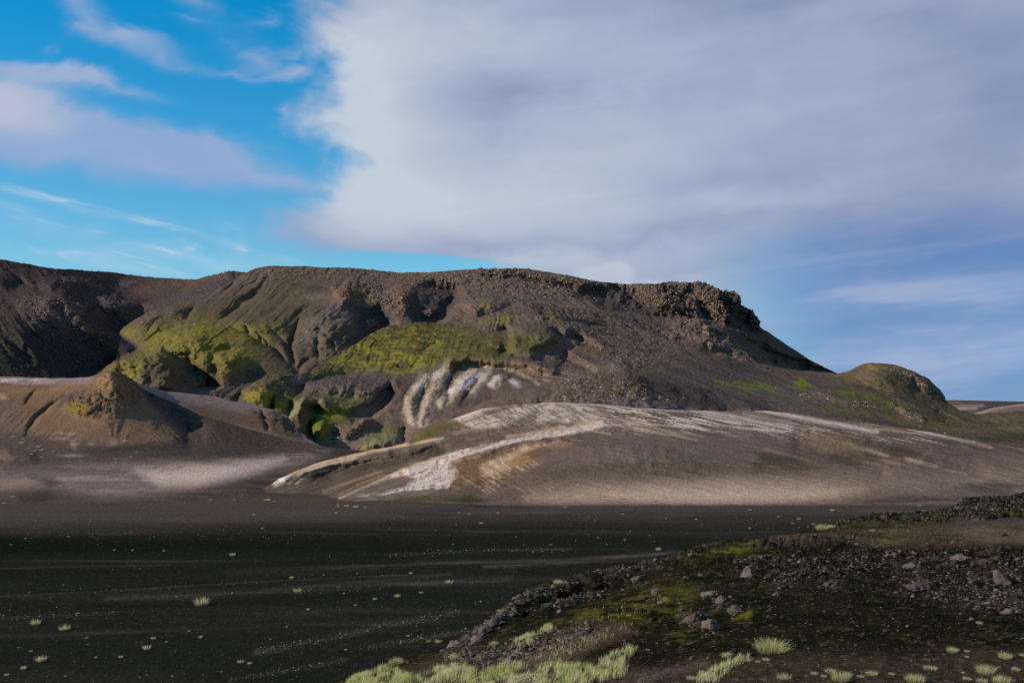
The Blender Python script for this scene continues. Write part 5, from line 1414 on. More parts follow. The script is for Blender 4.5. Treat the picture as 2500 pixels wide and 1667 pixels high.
def hillock_rock(x, y):
    r = 0.55 * m_line(x, y, [(1110, 1588), (1165, 1548), (1222, 1506), (1290, 1456), (1345, 1438)], 13)
    r = np.maximum(r, 0.6 * m_line(x, y, [(1345, 1430), (1450, 1405), (1560, 1385), (1680, 1350), (1760, 1325)], 14))
    r = np.maximum(r, 0.9 * m_line(x, y, [(2050, 1278), (2140, 1262), (2260, 1258)], 9))
    r = np.maximum(r, 1.0 * m_poly(x, y, [(2230, 1270), (2300, 1245), (2345, 1220), (2420, 1216), (2600, 1190), (2600, 1250), (2400, 1262), (2300, 1272)], 10))
    r = np.maximum(r, 0.8 * m_line(x, y, [(1840, 1330), (1960, 1320), (2080, 1316)], 12))
    r = np.maximum(r, 0.85 * m_poly(x, y, [(1780, 1370), (1900, 1350), (2100, 1345), (2300, 1342), (2520, 1335), (2520, 1400), (2300, 1395), (2150, 1400), (1950, 1420), (1800, 1400)], 20) * (0.45 + 0.55 * sm(-0.15, 0.25, fbm(x / 46, y / 20, octaves=3))))
    r = np.maximum(r, 0.6 * m_poly(x, y, [(2180, 1420), (2320, 1400), (2500, 1400), (2520, 1500), (2400, 1500), (2240, 1455)], 18))
    r = np.maximum(r, 0.7 * m_line(x, y, [(1300, 1490), (1400, 1465), (1480, 1445)], 10))
    r = np.maximum(r, 0.8 * m_line(x, y, [(1100, 1610), (1220, 1600), (1330, 1570), (1440, 1540)], 22))
    for cx_, cy_, rx, ry in ((1740, 1455, 28, 8), (1760, 1475, 24, 14), (1790, 1490, 18, 14), (1690, 1508, 30, 20), (1735, 1530, 18, 18), (2030, 1420, 34, 16), (1920, 1415, 36, 14), (2240, 1430, 40, 22)):
        r = np.maximum(r, 0.9 * m_blob(x, y, cx_, cy_, rx, ry, -20))
    return np.clip(r, 0, 1)


def hillock_relief(x, y, P):
    r = hillock_rock(x, y)
    n = fbm(P[:, 0] / 2.4, P[:, 1] / 2.4, P[:, 2] / 1.5, 4)
    f = fbm(P[:, 0] / 0.35, P[:, 1] / 0.45, P[:, 2] / 0.3, 4)
    rid = ridged(P[:, 0] / 0.7, P[:, 1] / 0.9, P[:, 2] / 0.6, 4)
    near = sm(1330, 1500, y)
    return (0.10 * n + 0.018 * f) + r * (0.10 * rid + 0.12 * f + 0.10 * n) * (1.9 - 1.1 * near), None


def hillock_paint(x, y, P, N):
    n = fbm(P[:, 0] / 3.6, P[:, 1] / 3.6, P[:, 2] / 2, 5)
    n2 = fbm(P[:, 0] / 0.7, P[:, 1] / 0.8, P[:, 2] / 0.5, 4)
    n3 = fbm(P[:, 0] / 0.16, P[:, 1] / 0.2, P[:, 2] / 0.15, 3)
    wx, wy = x + 22 * n + 14 * n2, y + 10 * n + 6 * n2
    c = np.repeat(np.array((0.0075, 0.0090, 0.0060))[None], len(x), 0)
    c = mixc(c, (0.030, 0.024, 0.016), sm(-0.1, 0.4, n) * 0.45)
    c = mixc(c, (0.030, 0.032, 0.010), sm(0.0, 0.4, n2 - 0.4 * n) * 0.35)
    c = mixc(c, (0.075, 0.058, 0.040), sm(0.20, 0.42, n3 + 0.3 * n2) * 0.50)
    r = hillock_rock(x, y)
    c = mixc(c, (0.078, 0.066, 0.062), r * sm(-0.10, 0.30, n2 + 0.5 * n3) * 0.75)
    c = mixc(c, (0.014, 0.014, 0.013), r * sm(0.0, 0.35, -n2) * 0.6)
    # brown cinder terrace under the far crest
    te = m_poly(wx, wy, [(1740, 1325), (1900, 1312), (2050, 1285), (2250, 1275), (2520, 1265), (2560, 1330), (2300, 1335), (2100, 1338), (2060, 1318), (1960, 1325), (1860, 1330)], 9)
    c = mixc(c, (0.070, 0.055, 0.040), te * (0.35 + 0.4 * sm(-0.3, 0.3, n2 + n)))
    c = mixc(c, (0.15, 0.12, 0.10), te * sm(0.15, 0.4, n3) * 0.5)
    c = mixc(c, (0.135, 0.105, 0.082), m_poly(wx, wy, [(2330, 1295), (2440, 1290), (2560, 1285), (2560, 1325), (2400, 1325)], 12) * 0.5)
    c = mixc(c, (0.062, 0.054, 0.054), m_poly(wx, wy, [(2300, 1272), (2400, 1262), (2520, 1262), (2520, 1282), (2350, 1285)], 6) * 0.7)
    for pts, s, a in (([(1735, 1345), (1780, 1335), (1840, 1325), (1870, 1333), (1800, 1345), (1745, 1352)], 6, 0.9), ([(1800, 1352), (1900, 1350), (1860, 1365), (1800, 1362)], 7, 0.4), ([(2155, 1318), (2230, 1318), (2200, 1327), (2160, 1330)], 4, 0.85),
                      ([(2270, 1256), (2330, 1254), (2360, 1262), (2300, 1268), (2180, 1274)], 5, 0.6), ([(2430, 1250), (2520, 1248), (2520, 1254)], 3, 0.8), ([(2050, 1275), (2160, 1268), (2180, 1275), (2060, 1288)], 6, 0.4),
                      ([(2130, 1300), (2250, 1292), (2270, 1300), (2150, 1310)], 6, 0.35), ([(2390, 1285), (2460, 1282), (2440, 1290)], 5, 0.4), ([(1640, 1355), (1740, 1340), (1760, 1352), (1680, 1372)], 10, 0.3)):
        c = mixc(c, (0.105, 0.115, 0.016), m_poly(wx, wy, pts, s + 3) * a * sm(-0.3, 0.2, n2 + 0.3 * n3))
    # olive and brown growth in the middle
    og = m_poly(wx, wy, [(1360, 1520), (1420, 1490), (1560, 1440), (1640, 1430), (1720, 1440), (1680, 1490), (1640, 1520), (1560, 1530), (1480, 1530)], 22)
    c = mixc(c, (0.052, 0.050, 0.016), og * sm(-0.25, 0.3, n2) * 0.8)
    c = mixc(c, (0.080, 0.085, 0.014), og * sm(0.08, 0.35, n3 + 0.6 * n2) * 0.6)
    c = mixc(c, (0.070, 0.075, 0.012), m_poly(wx, wy, [(1640, 1548), (1700, 1530), (1760, 1520), (1720, 1545), (1660, 1565)], 12) * sm(-0.1, 0.3, n2) * 0.7)
    c = mixc(c, (0.12, 0.14, 0.012), (m_line(wx, wy, [(1785, 1502), (1825, 1490)], 6) + m_blob(wx, wy, 1622, 1462, 14, 5) + m_line(wx, wy, [(1310, 1482), (1350, 1460)], 6) * 0.7) * 0.7)
    br = m_poly(wx, wy, [(1270, 1600), (1340, 1560), (1440, 1535), (1520, 1530), (1560, 1545), (1480, 1570), (1400, 1600), (1300, 1630)], 16)
    c = mixc(c, (0.088, 0.060, 0.044), br * 0.8)
    c = mixc(c, (0.16, 0.12, 0.085), br * sm(0.1, 0.35, n3 + 0.4 * n2) * 0.55)
    c = mixc(c, (0.062, 0.046, 0.037), m_poly(wx, wy, [(1500, 1680), (1560, 1640), (1700, 1600), (1900, 1590), (2200, 1600), (2520, 1580), (2600, 1700), (1500, 1700)], 30) * 0.45)
    c = mixc(c, (0.095, 0.078, 0.074), m_line(x, y + 5 * n2, [(1560, 1670), (1640, 1640), (1720, 1622)], 9) * 0.5)
    c = mixc(c, (0.10, 0.078, 0.055), sm(0.26, 0.42, n3) * 0.4)
    c = mixc(c, (0.060, 0.048, 0.040), m_poly(x, y, [(1100, 1600), (1400, 1600), (1600, 1640), (1500, 1720), (800, 1720), (900, 1650)], 20) * 0.6)
    return c


slope_sheet("cinder_hillock", 700, 3300, 2.3, HILLOCK_TOP + [(3300, 1160)], [(700, 1800), (3300, 1900)], 225,
            [(700, 1720, 25), (860, 1655, 26), (992, 1613, 27), (1110, 1572, 27.5), (1155, 1538, 28), (1250, 1466, 31), (1340, 1421, 34), (1480, 1387, 38), (1740, 1321, 45), (1900, 1306, 48), (2000, 1287, 51), (2150, 1255, 58), (2300, 1243, 62), (2362, 1217, 66), (2440, 1219, 66), (2500, 1204, 67), (2700, 1180, 70),
             (1300, 1530, 26), (1500, 1500, 26.5), (1700, 1420, 31), (1900, 1400, 32), (2100, 1400, 32), (2400, 1400, 32), (1800, 1340, 41), (2000, 1330, 42), (2200, 1300, 48), (2400, 1300, 47), (2600, 1300, 47), (2300, 1272, 55), (2550, 1262, 56),
             (1800, 1500, 24.5), (2100, 1500, 24), (2400, 1500, 24), (2650, 1450, 27), (1100, 1640, 22.5), (1400, 1600, 21.5), (1700, 1600, 20), (2100, 1600, 19), (2500, 1600, 19),
             (700, 1760, 22), (1000, 1760, 19), (1400, 1760, 17.5), (1800, 1760, 16.5), (2200, 1760, 16), (2700, 1760, 16), (3300, 1160, 72), (3300, 1300, 46), (3300, 1500, 26), (3300, 1760, 16), (2000, 1900, 13.5), (3300, 1900, 13.5)],
            hillock_shape, hillock_relief, hillock_paint, MAT_NEAR, 'black cinder hillock in front with lava rock and moss patches', back=(16, 10.5, 12), topsmooth=4)

# ------------------------------------------------------------------ rocks
def solid_material(name, rough=0.9, grain=0.5, scale=9.0, bump=0.5, bscale=14.0):
    m = bpy.data.materials.new(name)
    m.use_nodes = True
    nt = m.node_tree
    g = Graph(nt)
    bs = nt.nodes['Principled BSDF']
    bs.inputs['Roughness'].default_value = rough
    bs.inputs['Specular IOR Level'].default_value = 0.05
    at = nt.nodes.new('ShaderNodeAttribute'); at.attribute_name = 'Col'
    oi = nt.nodes.new('ShaderNodeObjectInfo')
    geo = nt.nodes.new('ShaderNodeNewGeometry')
    a = g.noise(geo.outputs['Position'], scale, 5.0, 0.65)
    f = g.m('MAXIMUM', g.add(1.0, g.mul(g.add(a, -0.5), grain * 3.0), g.mul(g.add(oi.outputs['Random'], -0.5), 0.7)), 0.2)
    vm = nt.nodes.new('ShaderNodeVectorMath'); vm.operation = 'SCALE'
    nt.links.new(at.outputs['Color'], vm.inputs[0]); nt.links.new(f, vm.inputs['Scale'])
    nt.links.new(vm.outputs[0], bs.inputs['Base Color'])
    bn = g.noise(geo.outputs['Position'], bscale, 6.0, 0.7)
    bu = nt.nodes.new('ShaderNodeBump')
    bu.inputs['Strength'].default_value = bump
    bu.inputs['Distance'].default_value = 0.06
    nt.links.new(bn, bu.inputs['Height']); nt.links.new(bu.outputs[0], bs.inputs['Normal'])
    return m


MAT_ROCK = solid_material("lava_rock", 0.9, 0.55, 7.0, 0.8, 16.0)
MAT_RUBBLE = solid_material("hill_rubble", 0.95, 0.4, 1.5, 0.3, 3.0)


def ico(sub):
    t = (1 + 5 ** 0.5) / 2
    v = [(-1, t, 0), (1, t, 0), (-1, -t, 0), (1, -t, 0), (0, -1, t), (0, 1, t), (0, -1, -t), (0, 1, -t), (t, 0, -1), (t, 0, 1), (-t, 0, -1), (-t, 0, 1)]
    f = [(0, 11, 5), (0, 5, 1), (0, 1, 7), (0, 7, 10), (0, 10, 11), (1, 5, 9), (5, 11, 4), (11, 10, 2), (10, 7, 6), (7, 1, 8), (3, 9, 4), (3, 4, 2), (3, 2, 6), (3, 6, 8), (3, 8, 9), (4, 9, 5), (2, 4, 11), (6, 2, 10), (8, 6, 7), (9, 8, 1)]
    v = [np.array(p, float) / np.linalg.norm(p) for p in v]
    for _ in range(sub):
        mid = {}
        nf = []

        def mp(a, b):
            k = (min(a, b), max(a, b))
            if k not in mid:
                p = v[a] + v[b]
                v.append(p / np.linalg.norm(p))
                mid[k] = len(v) - 1
            return mid[k]
        for a, b, c in f:
            ab, bc, ca = mp(a, b), mp(b, c), mp(c, a)
            nf += [(a, ab, ca), (b, bc, ab), (c, ca, bc), (ab, bc, ca)]
        f = nf
    return np.array(v), np.array(f)


ICO = [ico(k) for k in range(4)]


def rock_shape(sub, seed, rough=0.25, cuts=9, squash=(1, 1, 0.75)):
    """angular rock: sphere clipped by random planes and roughened"""
    r = np.random.default_rng(seed)
    v = ICO[sub][0].copy()
    for _ in range(cuts):
        n = r.normal(size=3); n /= np.linalg.norm(n)
        d = r.uniform(0.40, 0.80)
        over = np.maximum(v @ n - d, 0)
        v -= over[:, None] * n[None, :]
    if rough:
        k = ridged(v[:, 0] * 1.7 + seed, v[:, 1] * 1.7, v[:, 2] * 1.7, 4) - 0.4 + 0.5 * fbm(v[:, 0] * 4.5, v[:, 1] * 4.5 + seed, v[:, 2] * 4.5, 3)
        v *= (1 + rough * k)[:, None]
    return v * np.array(squash), ICO[sub][1]


def rot_matrix(n, yaw):
    n = np.asarray(n, float)
    n = n / np.linalg.norm(n)
    a = np.array((math.cos(yaw), math.sin(yaw), 0.0))
    a = a - n * (a @ n)
    a /= np.linalg.norm(a) + 1e-9
    return np.stack([a, np.cross(n, a), n], 1)


def merge_rocks(name, pts, nrm, sizes, cols, variants, mat, label, rng, flat=True, tilt=0.5, sink=0.25):
    """many small stones joined into one heap of rubble"""
    V, T, C = [], [], []
    off = 0
    pts, nrm, sizes, cols = (np.asarray(q, float) for q in (pts, nrm, sizes, cols))
    nv = len(variants)
    for k in range(nv):
        ii = np.arange(k, len(pts), nv)
        if not len(ii):
            continue
        vv, tt = variants[k]
        m_ = len(ii)
        nz = nrm[ii] + rng.normal(size=(m_, 3)) * tilt * 0.4 + np.array((0, 0, 0.6))
        nz /= np.linalg.norm(nz, axis=1, keepdims=True)
        yaw = rng.uniform(0, 6.283, m_)
        ax = np.stack([np.cos(yaw), np.sin(yaw), np.zeros(m_)], 1)
        ax -= nz * (ax * nz).sum(1, keepdims=True)
        ax /= np.linalg.norm(ax, axis=1, keepdims=True) + 1e-9
        ay = np.cross(nz, ax)
        sc = sizes[ii, None] * rng.uniform(0.7, 1.35, (m_, 3))
        w = vv[None, :, 0:1] * (ax * sc[:, 0:1])[:, None, :] + vv[None, :, 1:2] * (ay * sc[:, 1:2])[:, None, :] + vv[None, :, 2:3] * (nz * sc[:, 2:3])[:, None, :]
        w += (pts[ii] + nrm[ii] * (sizes[ii] * (0.3 - sink))[:, None])[:, None, :]
        V.append(w.reshape(-1, 3))
        T.append((tt[None] + (off + np.arange(m_) * len(vv))[:, None, None]).reshape(-1, 3))
        C.append(np.repeat(cols[ii], len(vv), 0))
        off += m_ * len(vv)
    me = new_mesh(name, np.concatenate(V), tris=np.concatenate(T), col=np.concatenate(C), smooth=not flat)
    return link(name, me, mat, kind='stuff', label=label)


def scatter(surface, n, weight, rng, x0=None, x1=None):
    """random points on a hillside sheet, chosen by a weight over image column and row"""
    S = SURF[surface]
    rows = S['rows']
    P = S['P'][:rows]; N = S['N'][:rows]
    PX = np.repeat(S['px'][None, :], rows, 0); PY = S['PY'][:rows]
    w = weight(PX.ravel(), PY.ravel()) * np.clip(-(N[..., 1] * P[..., 1] + N[..., 0] * P[..., 0] + N[..., 2] * (P[..., 2] - CAMZ)).ravel() / np.linalg.norm(P.reshape(-1, 3), axis=1), 0.03, 1) ** 0
    w = np.clip(w, 0, None)
    idx = rng.choice(len(w), size=n, p=w / w.sum())
    return P.reshape(-1, 3)[idx], N.reshape(-1, 3)[idx], PX.ravel()[idx], PY.ravel()[idx]


RUB = [rock_shape(0, 100 + k, 0.0, 3, (1, 1, 0.8)) for k in range(6)]
RUB1 = [rock_shape(1, 200 + k, 0.35, 9, (1.15, 0.9, 0.7)) for k in range(8)]
rng = np.random.default_rng(21)


def rubble(surface, name, n, weight, smin, smax, base, label, variants=RUB):
    p, nn, px, py = scatter(surface, n, weight, rng)
    sz = smin * (smax / smin) ** (rng.random(n) ** 2.2)
    cols = np.array(base)[None, :] * np.array(TONE)[None, :] * rng.uniform(0.55, 1.55, (n, 1)) * (1 + rng.normal(size=(n, 3)) * 0.05)
    merge_rocks(name, p, nn, sz, cols, variants, MAT_RUBBLE, label, rng)


rubble("left_mountain", "boulder_field", 4200, lambda x, y: left_rock(x, y) ** 1.6 + 0.012, 0.16, 0.75, (0.140, 0.114, 0.108), 'grey brown boulder field on the dark mountain slope')
rubble("plateau_hill", "scree", 9000, lambda x, y: massif_rock(x, y) ** 1.4 + 0.015 + 0.04 * sm(1000, 1150, x) * sm(770, 720, y), 0.18, 0.85, (0.125, 0.096, 0.080), 'loose brown scree on the plateau hill')
rubble("mossy_hill", "stones", 5500, lambda x, y: moss_rock(x, y) ** 1.5 + 0.004 + 0.14 * sm(1300, 1420, x) * sm(1800, 1600, x) * sm(910, 880, y), 0.10, 0.50, (0.135, 0.105, 0.086), 'brown stones strewn over the mossy hill')
rubble("brown_cone", "cone_gravel", 1500, lambda x, y: cone_rock(x, y) + 0.05 * sm(1090, 1060, y) + 0.02, 0.05, 0.22, (0.115, 0.085, 0.062), 'brown stones around the tip of the ash cone')
rubble("streaked_slope", "slope_stones", 1500, lambda x, y: m_poly(x, y, [(1280, 1175), (1380, 1150), (1500, 1130), (1700, 1135), (1560, 1155), (1400, 1170)], 12) + 0.8 * m_poly(x, y, [(1950, 1058), (2060, 1062), (2150, 1085), (2100, 1110), (2000, 1092)], 14) + 0.02,
       0.05, 0.17, (0.062, 0.050, 0.038), 'small dark stones on the streaked slope')

# ---- foreground stones
ROCKCOLS = np.array([(0.090, 0.068, 0.058), (0.060, 0.048, 0.042), (0.125, 0.092, 0.076), (0.040, 0.034, 0.030), (0.105, 0.076, 0.055)])


def near_weight(x, y):
    return hillock_rock(x, y) ** 1.6 + 0.004 + 0.012 * sm(1560, 1380, y) * sm(1500, 1800, x)


def near_size(py, rng, n, lo, hi):
    return lo * (hi / lo) ** (rng.random(n) ** 2.0)


n = 4600
p, nn, px, py = scatter("cinder_hillock", n, near_weight, rng)
sz = near_size(py, rng, n, 0.018, 0.085)
merge_rocks("lava_rubble", p, nn, sz, ROCKCOLS[rng.integers(0, 5, n)] * rng.uniform(0.6, 1.4, (n, 1)), RUB1[:5] + RUB, MAT_ROCK, 'loose lava rubble over the black hillock', rng)
n = 3200
p, nn, px, py = scatter("cinder_hillock", n, lambda x, y: 0.3 + 0.7 * sm(1330, 1300, y) * sm(1750, 1950, x), rng)
merge_rocks("cinder_gravel", p, nn, near_size(py, rng, n, 0.008, 0.028), np.array((0.17, 0.14, 0.115))[None] * rng.uniform(0.4, 1.6, (n, 1)), RUB, MAT_ROCK, 'pale gravel grains on the black hillock', rng)

# lava crest blocks
n = 2200
p, nn, px, py = scatter("cinder_hillock", n, lambda x, y: m_poly(x, y, [(2240, 1268), (2300, 1245), (2345, 1222), (2420, 1217), (2600, 1192), (2600, 1245), (2400, 1258), (2300, 1270)], 8) + m_line(x, y, [(2050, 1278), (2140, 1262), (2260, 1257)], 8)
                        + 0.16 * m_line(x, y, [(1100, 1590), (1160, 1548), (1220, 1506), (1290, 1458), (1345, 1438)], 14), rng)
merge_rocks("lava_crest_blocks", p, nn, near_size(py, rng, n, 0.03, 0.15), np.array((0.046, 0.037, 0.030))[None] * rng.uniform(0.4, 2.4, (n, 1)) * np.where(px < 1400, 1.5, 0.75)[:, None], RUB1, MAT_ROCK, 'jagged black lava blocks along the hillock crest', rng, sink=0.3)

# pebbles on the plain: bands of pale gravel
n = 6500
r = rng.random(n)
ppx = rng.uniform(-40, 2540, n)
bands = np.array([1262, 1275, 1290, 1304, 1330, 1372, 1400, 1428, 1465, 1492, 1520, 1545, 1580, 1630])
bw = np.array([1.6, 1.4, 1.3, 1.5, 0.4, 0.7, 0.6, 0.8, 0.6, 1.0, 0.9, 0.8, 0.6, 0.5])
b = rng.choice(len(bands), n, p=bw / bw.sum())
ppy = bands[b] + rng.normal(size=n) * 8 + 7 * fbm(ppx / 160, bands[b] * 0.7, octaves=2) - (bands[b] > 1450) * (ppx - 700) * 0.05
GL = [[(0, 1456), (250, 1444), (430, 1431), (700, 1416), (1000, 1401)], [(270, 1462), (500, 1452), (700, 1441), (1050, 1424), (1250, 1412)], [(0, 1508), (140, 1503), (290, 1494)], [(620, 1592), (760, 1568), (920, 1530), (1120, 1494)],
      [(900, 1580), (1050, 1556), (1180, 1532)], [(950, 1352), (1200, 1344), (1400, 1340)], [(80, 1304), (400, 1306), (800, 1304)], [(620, 1592), (900, 1536), (1120, 1494)], [(560, 1662), (840, 1612)]]
on = rng.random(n) < 0.5
gi = rng.integers(0, len(GL), n)
for k, L in enumerate(GL):
    q = on & (gi == k)
    L = np.array(L, float)
    ppx[q] = rng.uniform(L[0, 0], L[-1, 0], q.sum())
    ppy[q] = np.interp(ppx[q], L[:, 0], L[:, 1]) + rng.normal(size=q.sum()) * 5
ppy = np.clip(ppy, 1246, 1690)
Yp = CAMZ * F / (ppy - HZ)
pts = np.stack([(ppx - CX) / F * Yp, Yp, 0.03 + 0 * Yp], 1)
sz = np.minimum(0.010 * (2.6 ** (rng.random(n) ** 4 * 2)), 0.07)
merge_rocks("pebbles", pts, np.repeat(np.array([[0, 0, 1.0]]), n, 0), sz * (0.6 + Yp / 120), np.array((0.27, 0.225, 0.19))[None] * rng.uniform(0.3, 1.4, (n, 1)), RUB, MAT_ROCK, 'pale pebbles scattered in bands over the black plain', rng)


ORD = ['first', 'second', 'third', 'fourth', 'fifth', 'sixth', 'seventh', 'eighth', 'ninth', 'tenth', 'eleventh', 'twelfth', 'thirteenth', 'fourteenth', 'fifteenth', 'sixteenth', 'seventeenth', 'eighteenth', 'nineteenth', 'twentieth',
       'twenty first', 'twenty second', 'twenty third', 'twenty fourth', 'twenty fifth', 'twenty sixth', 'twenty seventh', 'twenty eighth', 'twenty ninth', 'thirtieth']


def ordered_labels(spots, zones, text):
    """spots (px, py, ...) -> a label for each: its zone and its place from the left within it"""
    out = [None] * len(spots)
    for lo, hi, where in zones:
        idx = sorted([i for i, q in enumerate(spots) if lo <= q[1] < hi], key=lambda i: spots[i][0])
        for k, i in enumerate(idx):
            out[i] = '%s %s, %s from the left' % (text, where, ORD[k])
    return out


# ---- single rocks on the hillock
def rock_mesh(name, sub, seed, rough, cuts, squash, col):
    v, t = rock_shape(sub, seed, rough, cuts, squash)
    k = fbm(v[:, 0] * 2.3 + seed, v[:, 1] * 2.3, v[:, 2] * 2.3, 3)
    c = np.array(col)[None, :] * (1 + 0.5 * k)[:, None]
    me = new_mesh(name, v, tris=t, col=c, smooth=False)
    me.materials.append(MAT_ROCK)
    return me


def px_scale(P):
    return P[1] / F            # metres per photo pixel at that distance


def place_rock(name, me, px, py, w, h, label, group=None, yaw=None, surface="cinder_hillock", lean=(0, 0), sink=0.3, depth=None):
    if surface is None:
        Y = CAMZ * F / (py - HZ)
        P, N = np.array(((px - CX) / F * Y, Y, 0.0)), np.array((0, 0, 1.0))
    else:
        P, N = on_surface(surface, px, py)
    m = px_scale(P)
    o = link(name, me, None, label=label, cat='rock', group=group)
    sx_, sz_ = w * m / 2, h * m / 2
    o.scale = (sx_, (depth or (sx_ + sz_) / 2), sz_)
    o.location = (P[0], P[1], P[2] + sz_ * (0.85 - 2 * sink))
    o.rotation_euler = (math.radians(lean[0]), math.radians(lean[1]), yaw if yaw is not None else 0.0)
    return o


LAV = (0.150, 0.106, 0.098)
GREY = (0.105, 0.078, 0.066)
PINK = (0.128, 0.090, 0.074)
BLK = (0.034, 0.029, 0.026)
# name, px, py(base), w, h, colour, lean, label
ROCKS = [("boulder", 1824, 1408, 34, 40, LAV, (0, 18), 'tall purplish slab of rock leaning among rubble, uppermost large boulder'),
         ("boulder", 2441, 1426, 54, 46, LAV, (10, -12), 'broad purplish boulder at the right edge of the hillock'),
         ("boulder", 1893, 1453, 20, 15, PINK, (0, 0), 'small pinkish pyramid shaped rock on bare black cinders'),
         ("stone", 1941, 1453, 8, 7, GREY, (0, 0), 'tiny round grey stone right of the pinkish pyramid rock'),
         ("boulder", 1727, 1458, 40, 18, GREY, (0, -8), 'flat grey lava lump above a cluster of rough rocks'),
         ("boulder", 1765, 1474, 34, 24, PINK, (0, -25), 'rough brownish lava lump with a mossy lower edge'),
         ("boulder", 1798, 1494, 40, 26, GREY, (0, -20), 'grey lava lump beside bright green moss'),
         ("boulder", 1688, 1516, 66, 34, PINK, (0, -35), 'long tilted rib of rough lava in the middle of the hillock'),
         ("boulder", 1732, 1538, 36, 34, PINK, (0, 10), 'rounded knobbly lava lump below the long tilted rib'),
         ("boulder", 1554, 1417, 34, 18, GREY, (0, -15), 'craggy dark lava outcrop just under the hillock crest'),
         ("boulder", 1602, 1448, 24, 18, LAV, (0, -20), 'smooth pale lilac rock on dark cinders'),
         ("stone", 1611, 1474, 16, 8, LAV, (0, -20), 'small lilac stone beside a tuft of yellow moss'),
         ("stone", 1367, 1498, 16, 14, LAV, (0, -40), 'small lilac stone on the black left flank'),
         ("boulder", 1108, 1578, 38, 22, LAV, (0, -12), 'rounded lilac boulder at the left foot of the hillock'),
         ("boulder", 1206, 1532, 30, 40, GREY, (0, 20), 'upright grey lava spike on the left crest'),
         ("boulder", 1182, 1548, 36, 26, GREY, (0, -35), 'tilted grey lava block below the upright spike'),
         ("boulder", 1164, 1566, 42, 24, LAV, (0, -35), 'tilted purplish lava slab at the lower left crest'),
         ("boulder", 1246, 1612, 24, 26, PINK, (0, 0), 'squat brown lava knob just above the long grass'),
         ("stone", 1305, 1578, 16, 14, GREY, (0, 0), 'small grey lava knob under the dry grass strip'),
         ("stone", 1690, 1612, 24, 12, GREY, (0, -20), 'lone flat grey stone on the bare lower slope'),
         ("boulder", 1826, 1603, 38, 20, BLK, (0, 0), 'black lava lump below the big green tuft'),
         ("boulder", 1787, 1594, 36, 14, BLK, (0, -15), 'low black lava ledge left of the big green tuft'),
         ("boulder", 2458, 1500, 34, 22, GREY, (0, -10), 'grey lava boulder far right below the broad purplish boulder'),
         ("boulder", 2240, 1440, 62, 30, PINK, (0, -12), 'brown lava outcrop left of the broad purplish boulder'),
         ("boulder", 2030, 1428, 48, 20, GREY, (0, -15), 'rough lava heap below the rubble band'),
         ("boulder", 2340, 1372, 40, 18, PINK, (0, -15), 'pinkish lava plate at the right of the rubble band'),
         ("boulder", 2225, 1385, 44, 16, PINK, (0, -12), 'brown lava plate in the middle of the rubble band'),
         ("boulder", 2180, 1365, 26, 20, GREY, (0, -25), 'grey upright lava piece in the rubble band'),
         ("boulder", 2130, 1298, 22, 10, GREY, (0, 0), 'single grey rock on the brown cinder terrace'),
         ("boulder", 2450, 1308, 16, 12, BLK, (0, 0), 'single black rock on the brown cinder terrace'),
         ("boulder", 2222, 1272, 44, 24, BLK, (0, 0), 'big black lava lump below the far crest'),
         ("stone", 954, 1619, 18, 8, GREY, (0, 0), 'flat grey stone at the lower left under a pale tuft'),
         ("stone", 970, 1618, 20, 10, BLK, (0, 0), 'dark flat stone touching the flat grey stone')]
for i, (nm, px_, py_, w_, h_, col_, lean_, lab_) in enumerate(ROCKS):
    me = rock_mesh(nm, 3, 300 + i, 0.28 if col_ is LAV else 0.55, 9 if col_ is LAV else 6, (1, 1, 1), col_)
    place_rock(nm, me, px_, py_, w_ * 1.0, h_ * 1.05, lab_, lean=lean_, yaw=rng.uniform(-0.6, 0.6), sink=0.28)

LAVA_VAR = [rock_mesh("lava_stone", 2, 500 + k, 0.50, 6, (1, 1, 0.8), ROCKCOLS[k % 5]) for k in range(10)]
p, nn, qx, qy = scatter("cinder_hillock", 230, lambda x, y: (hillock_rock(x, y) ** 1.5 + 0.006) * sm(2500, 2490, x) * sm(1050, 1080, x) * sm(1660, 1640, y), rng)
for k in range(len(p)):
    m = p[k][1] / F
    s = m * rng.uniform(2.6, 6.5)
    size = 'larger' if s / m > 4.8 else 'small'
    zone = ('among the black blocks of the far crest' if qy[k] < 1275 else 'on the brown cinder terrace' if (qy[k] < 1335 and qx[k] > 1900) else 'along the left crest' if (qx[k] < 1360) else 'under the middle crest' if qy[k] < 1400 and qx[k] < 1790
            else 'in the rubble band' if qy[k] < 1405 else 'in the rock cluster at the centre' if qx[k] < 1830 else 'below the rubble band at the right')
    tone = ('brown', 'dark brown', 'pinkish', 'black', 'tan')[k % 5]
    o = link("lava_stone", LAVA_VAR[k % 10], None, label='%s %s lava stone %s of the hillock' % (size, tone, zone), cat='rock', group='%s %s lava stones %s' % (size, tone, zone))
    o.scale = (s * rng.uniform(0.8, 1.5), s * rng.uniform(0.8, 1.3), s * rng.uniform(0.7, 1.1))
    o.location = p[k] + nn[k] * s * 0.25
    o.rotation_euler = (rng.uniform(-0.4, 0.4), rng.uniform(-0.4, 0.4), rng.uniform(0, 6.28))


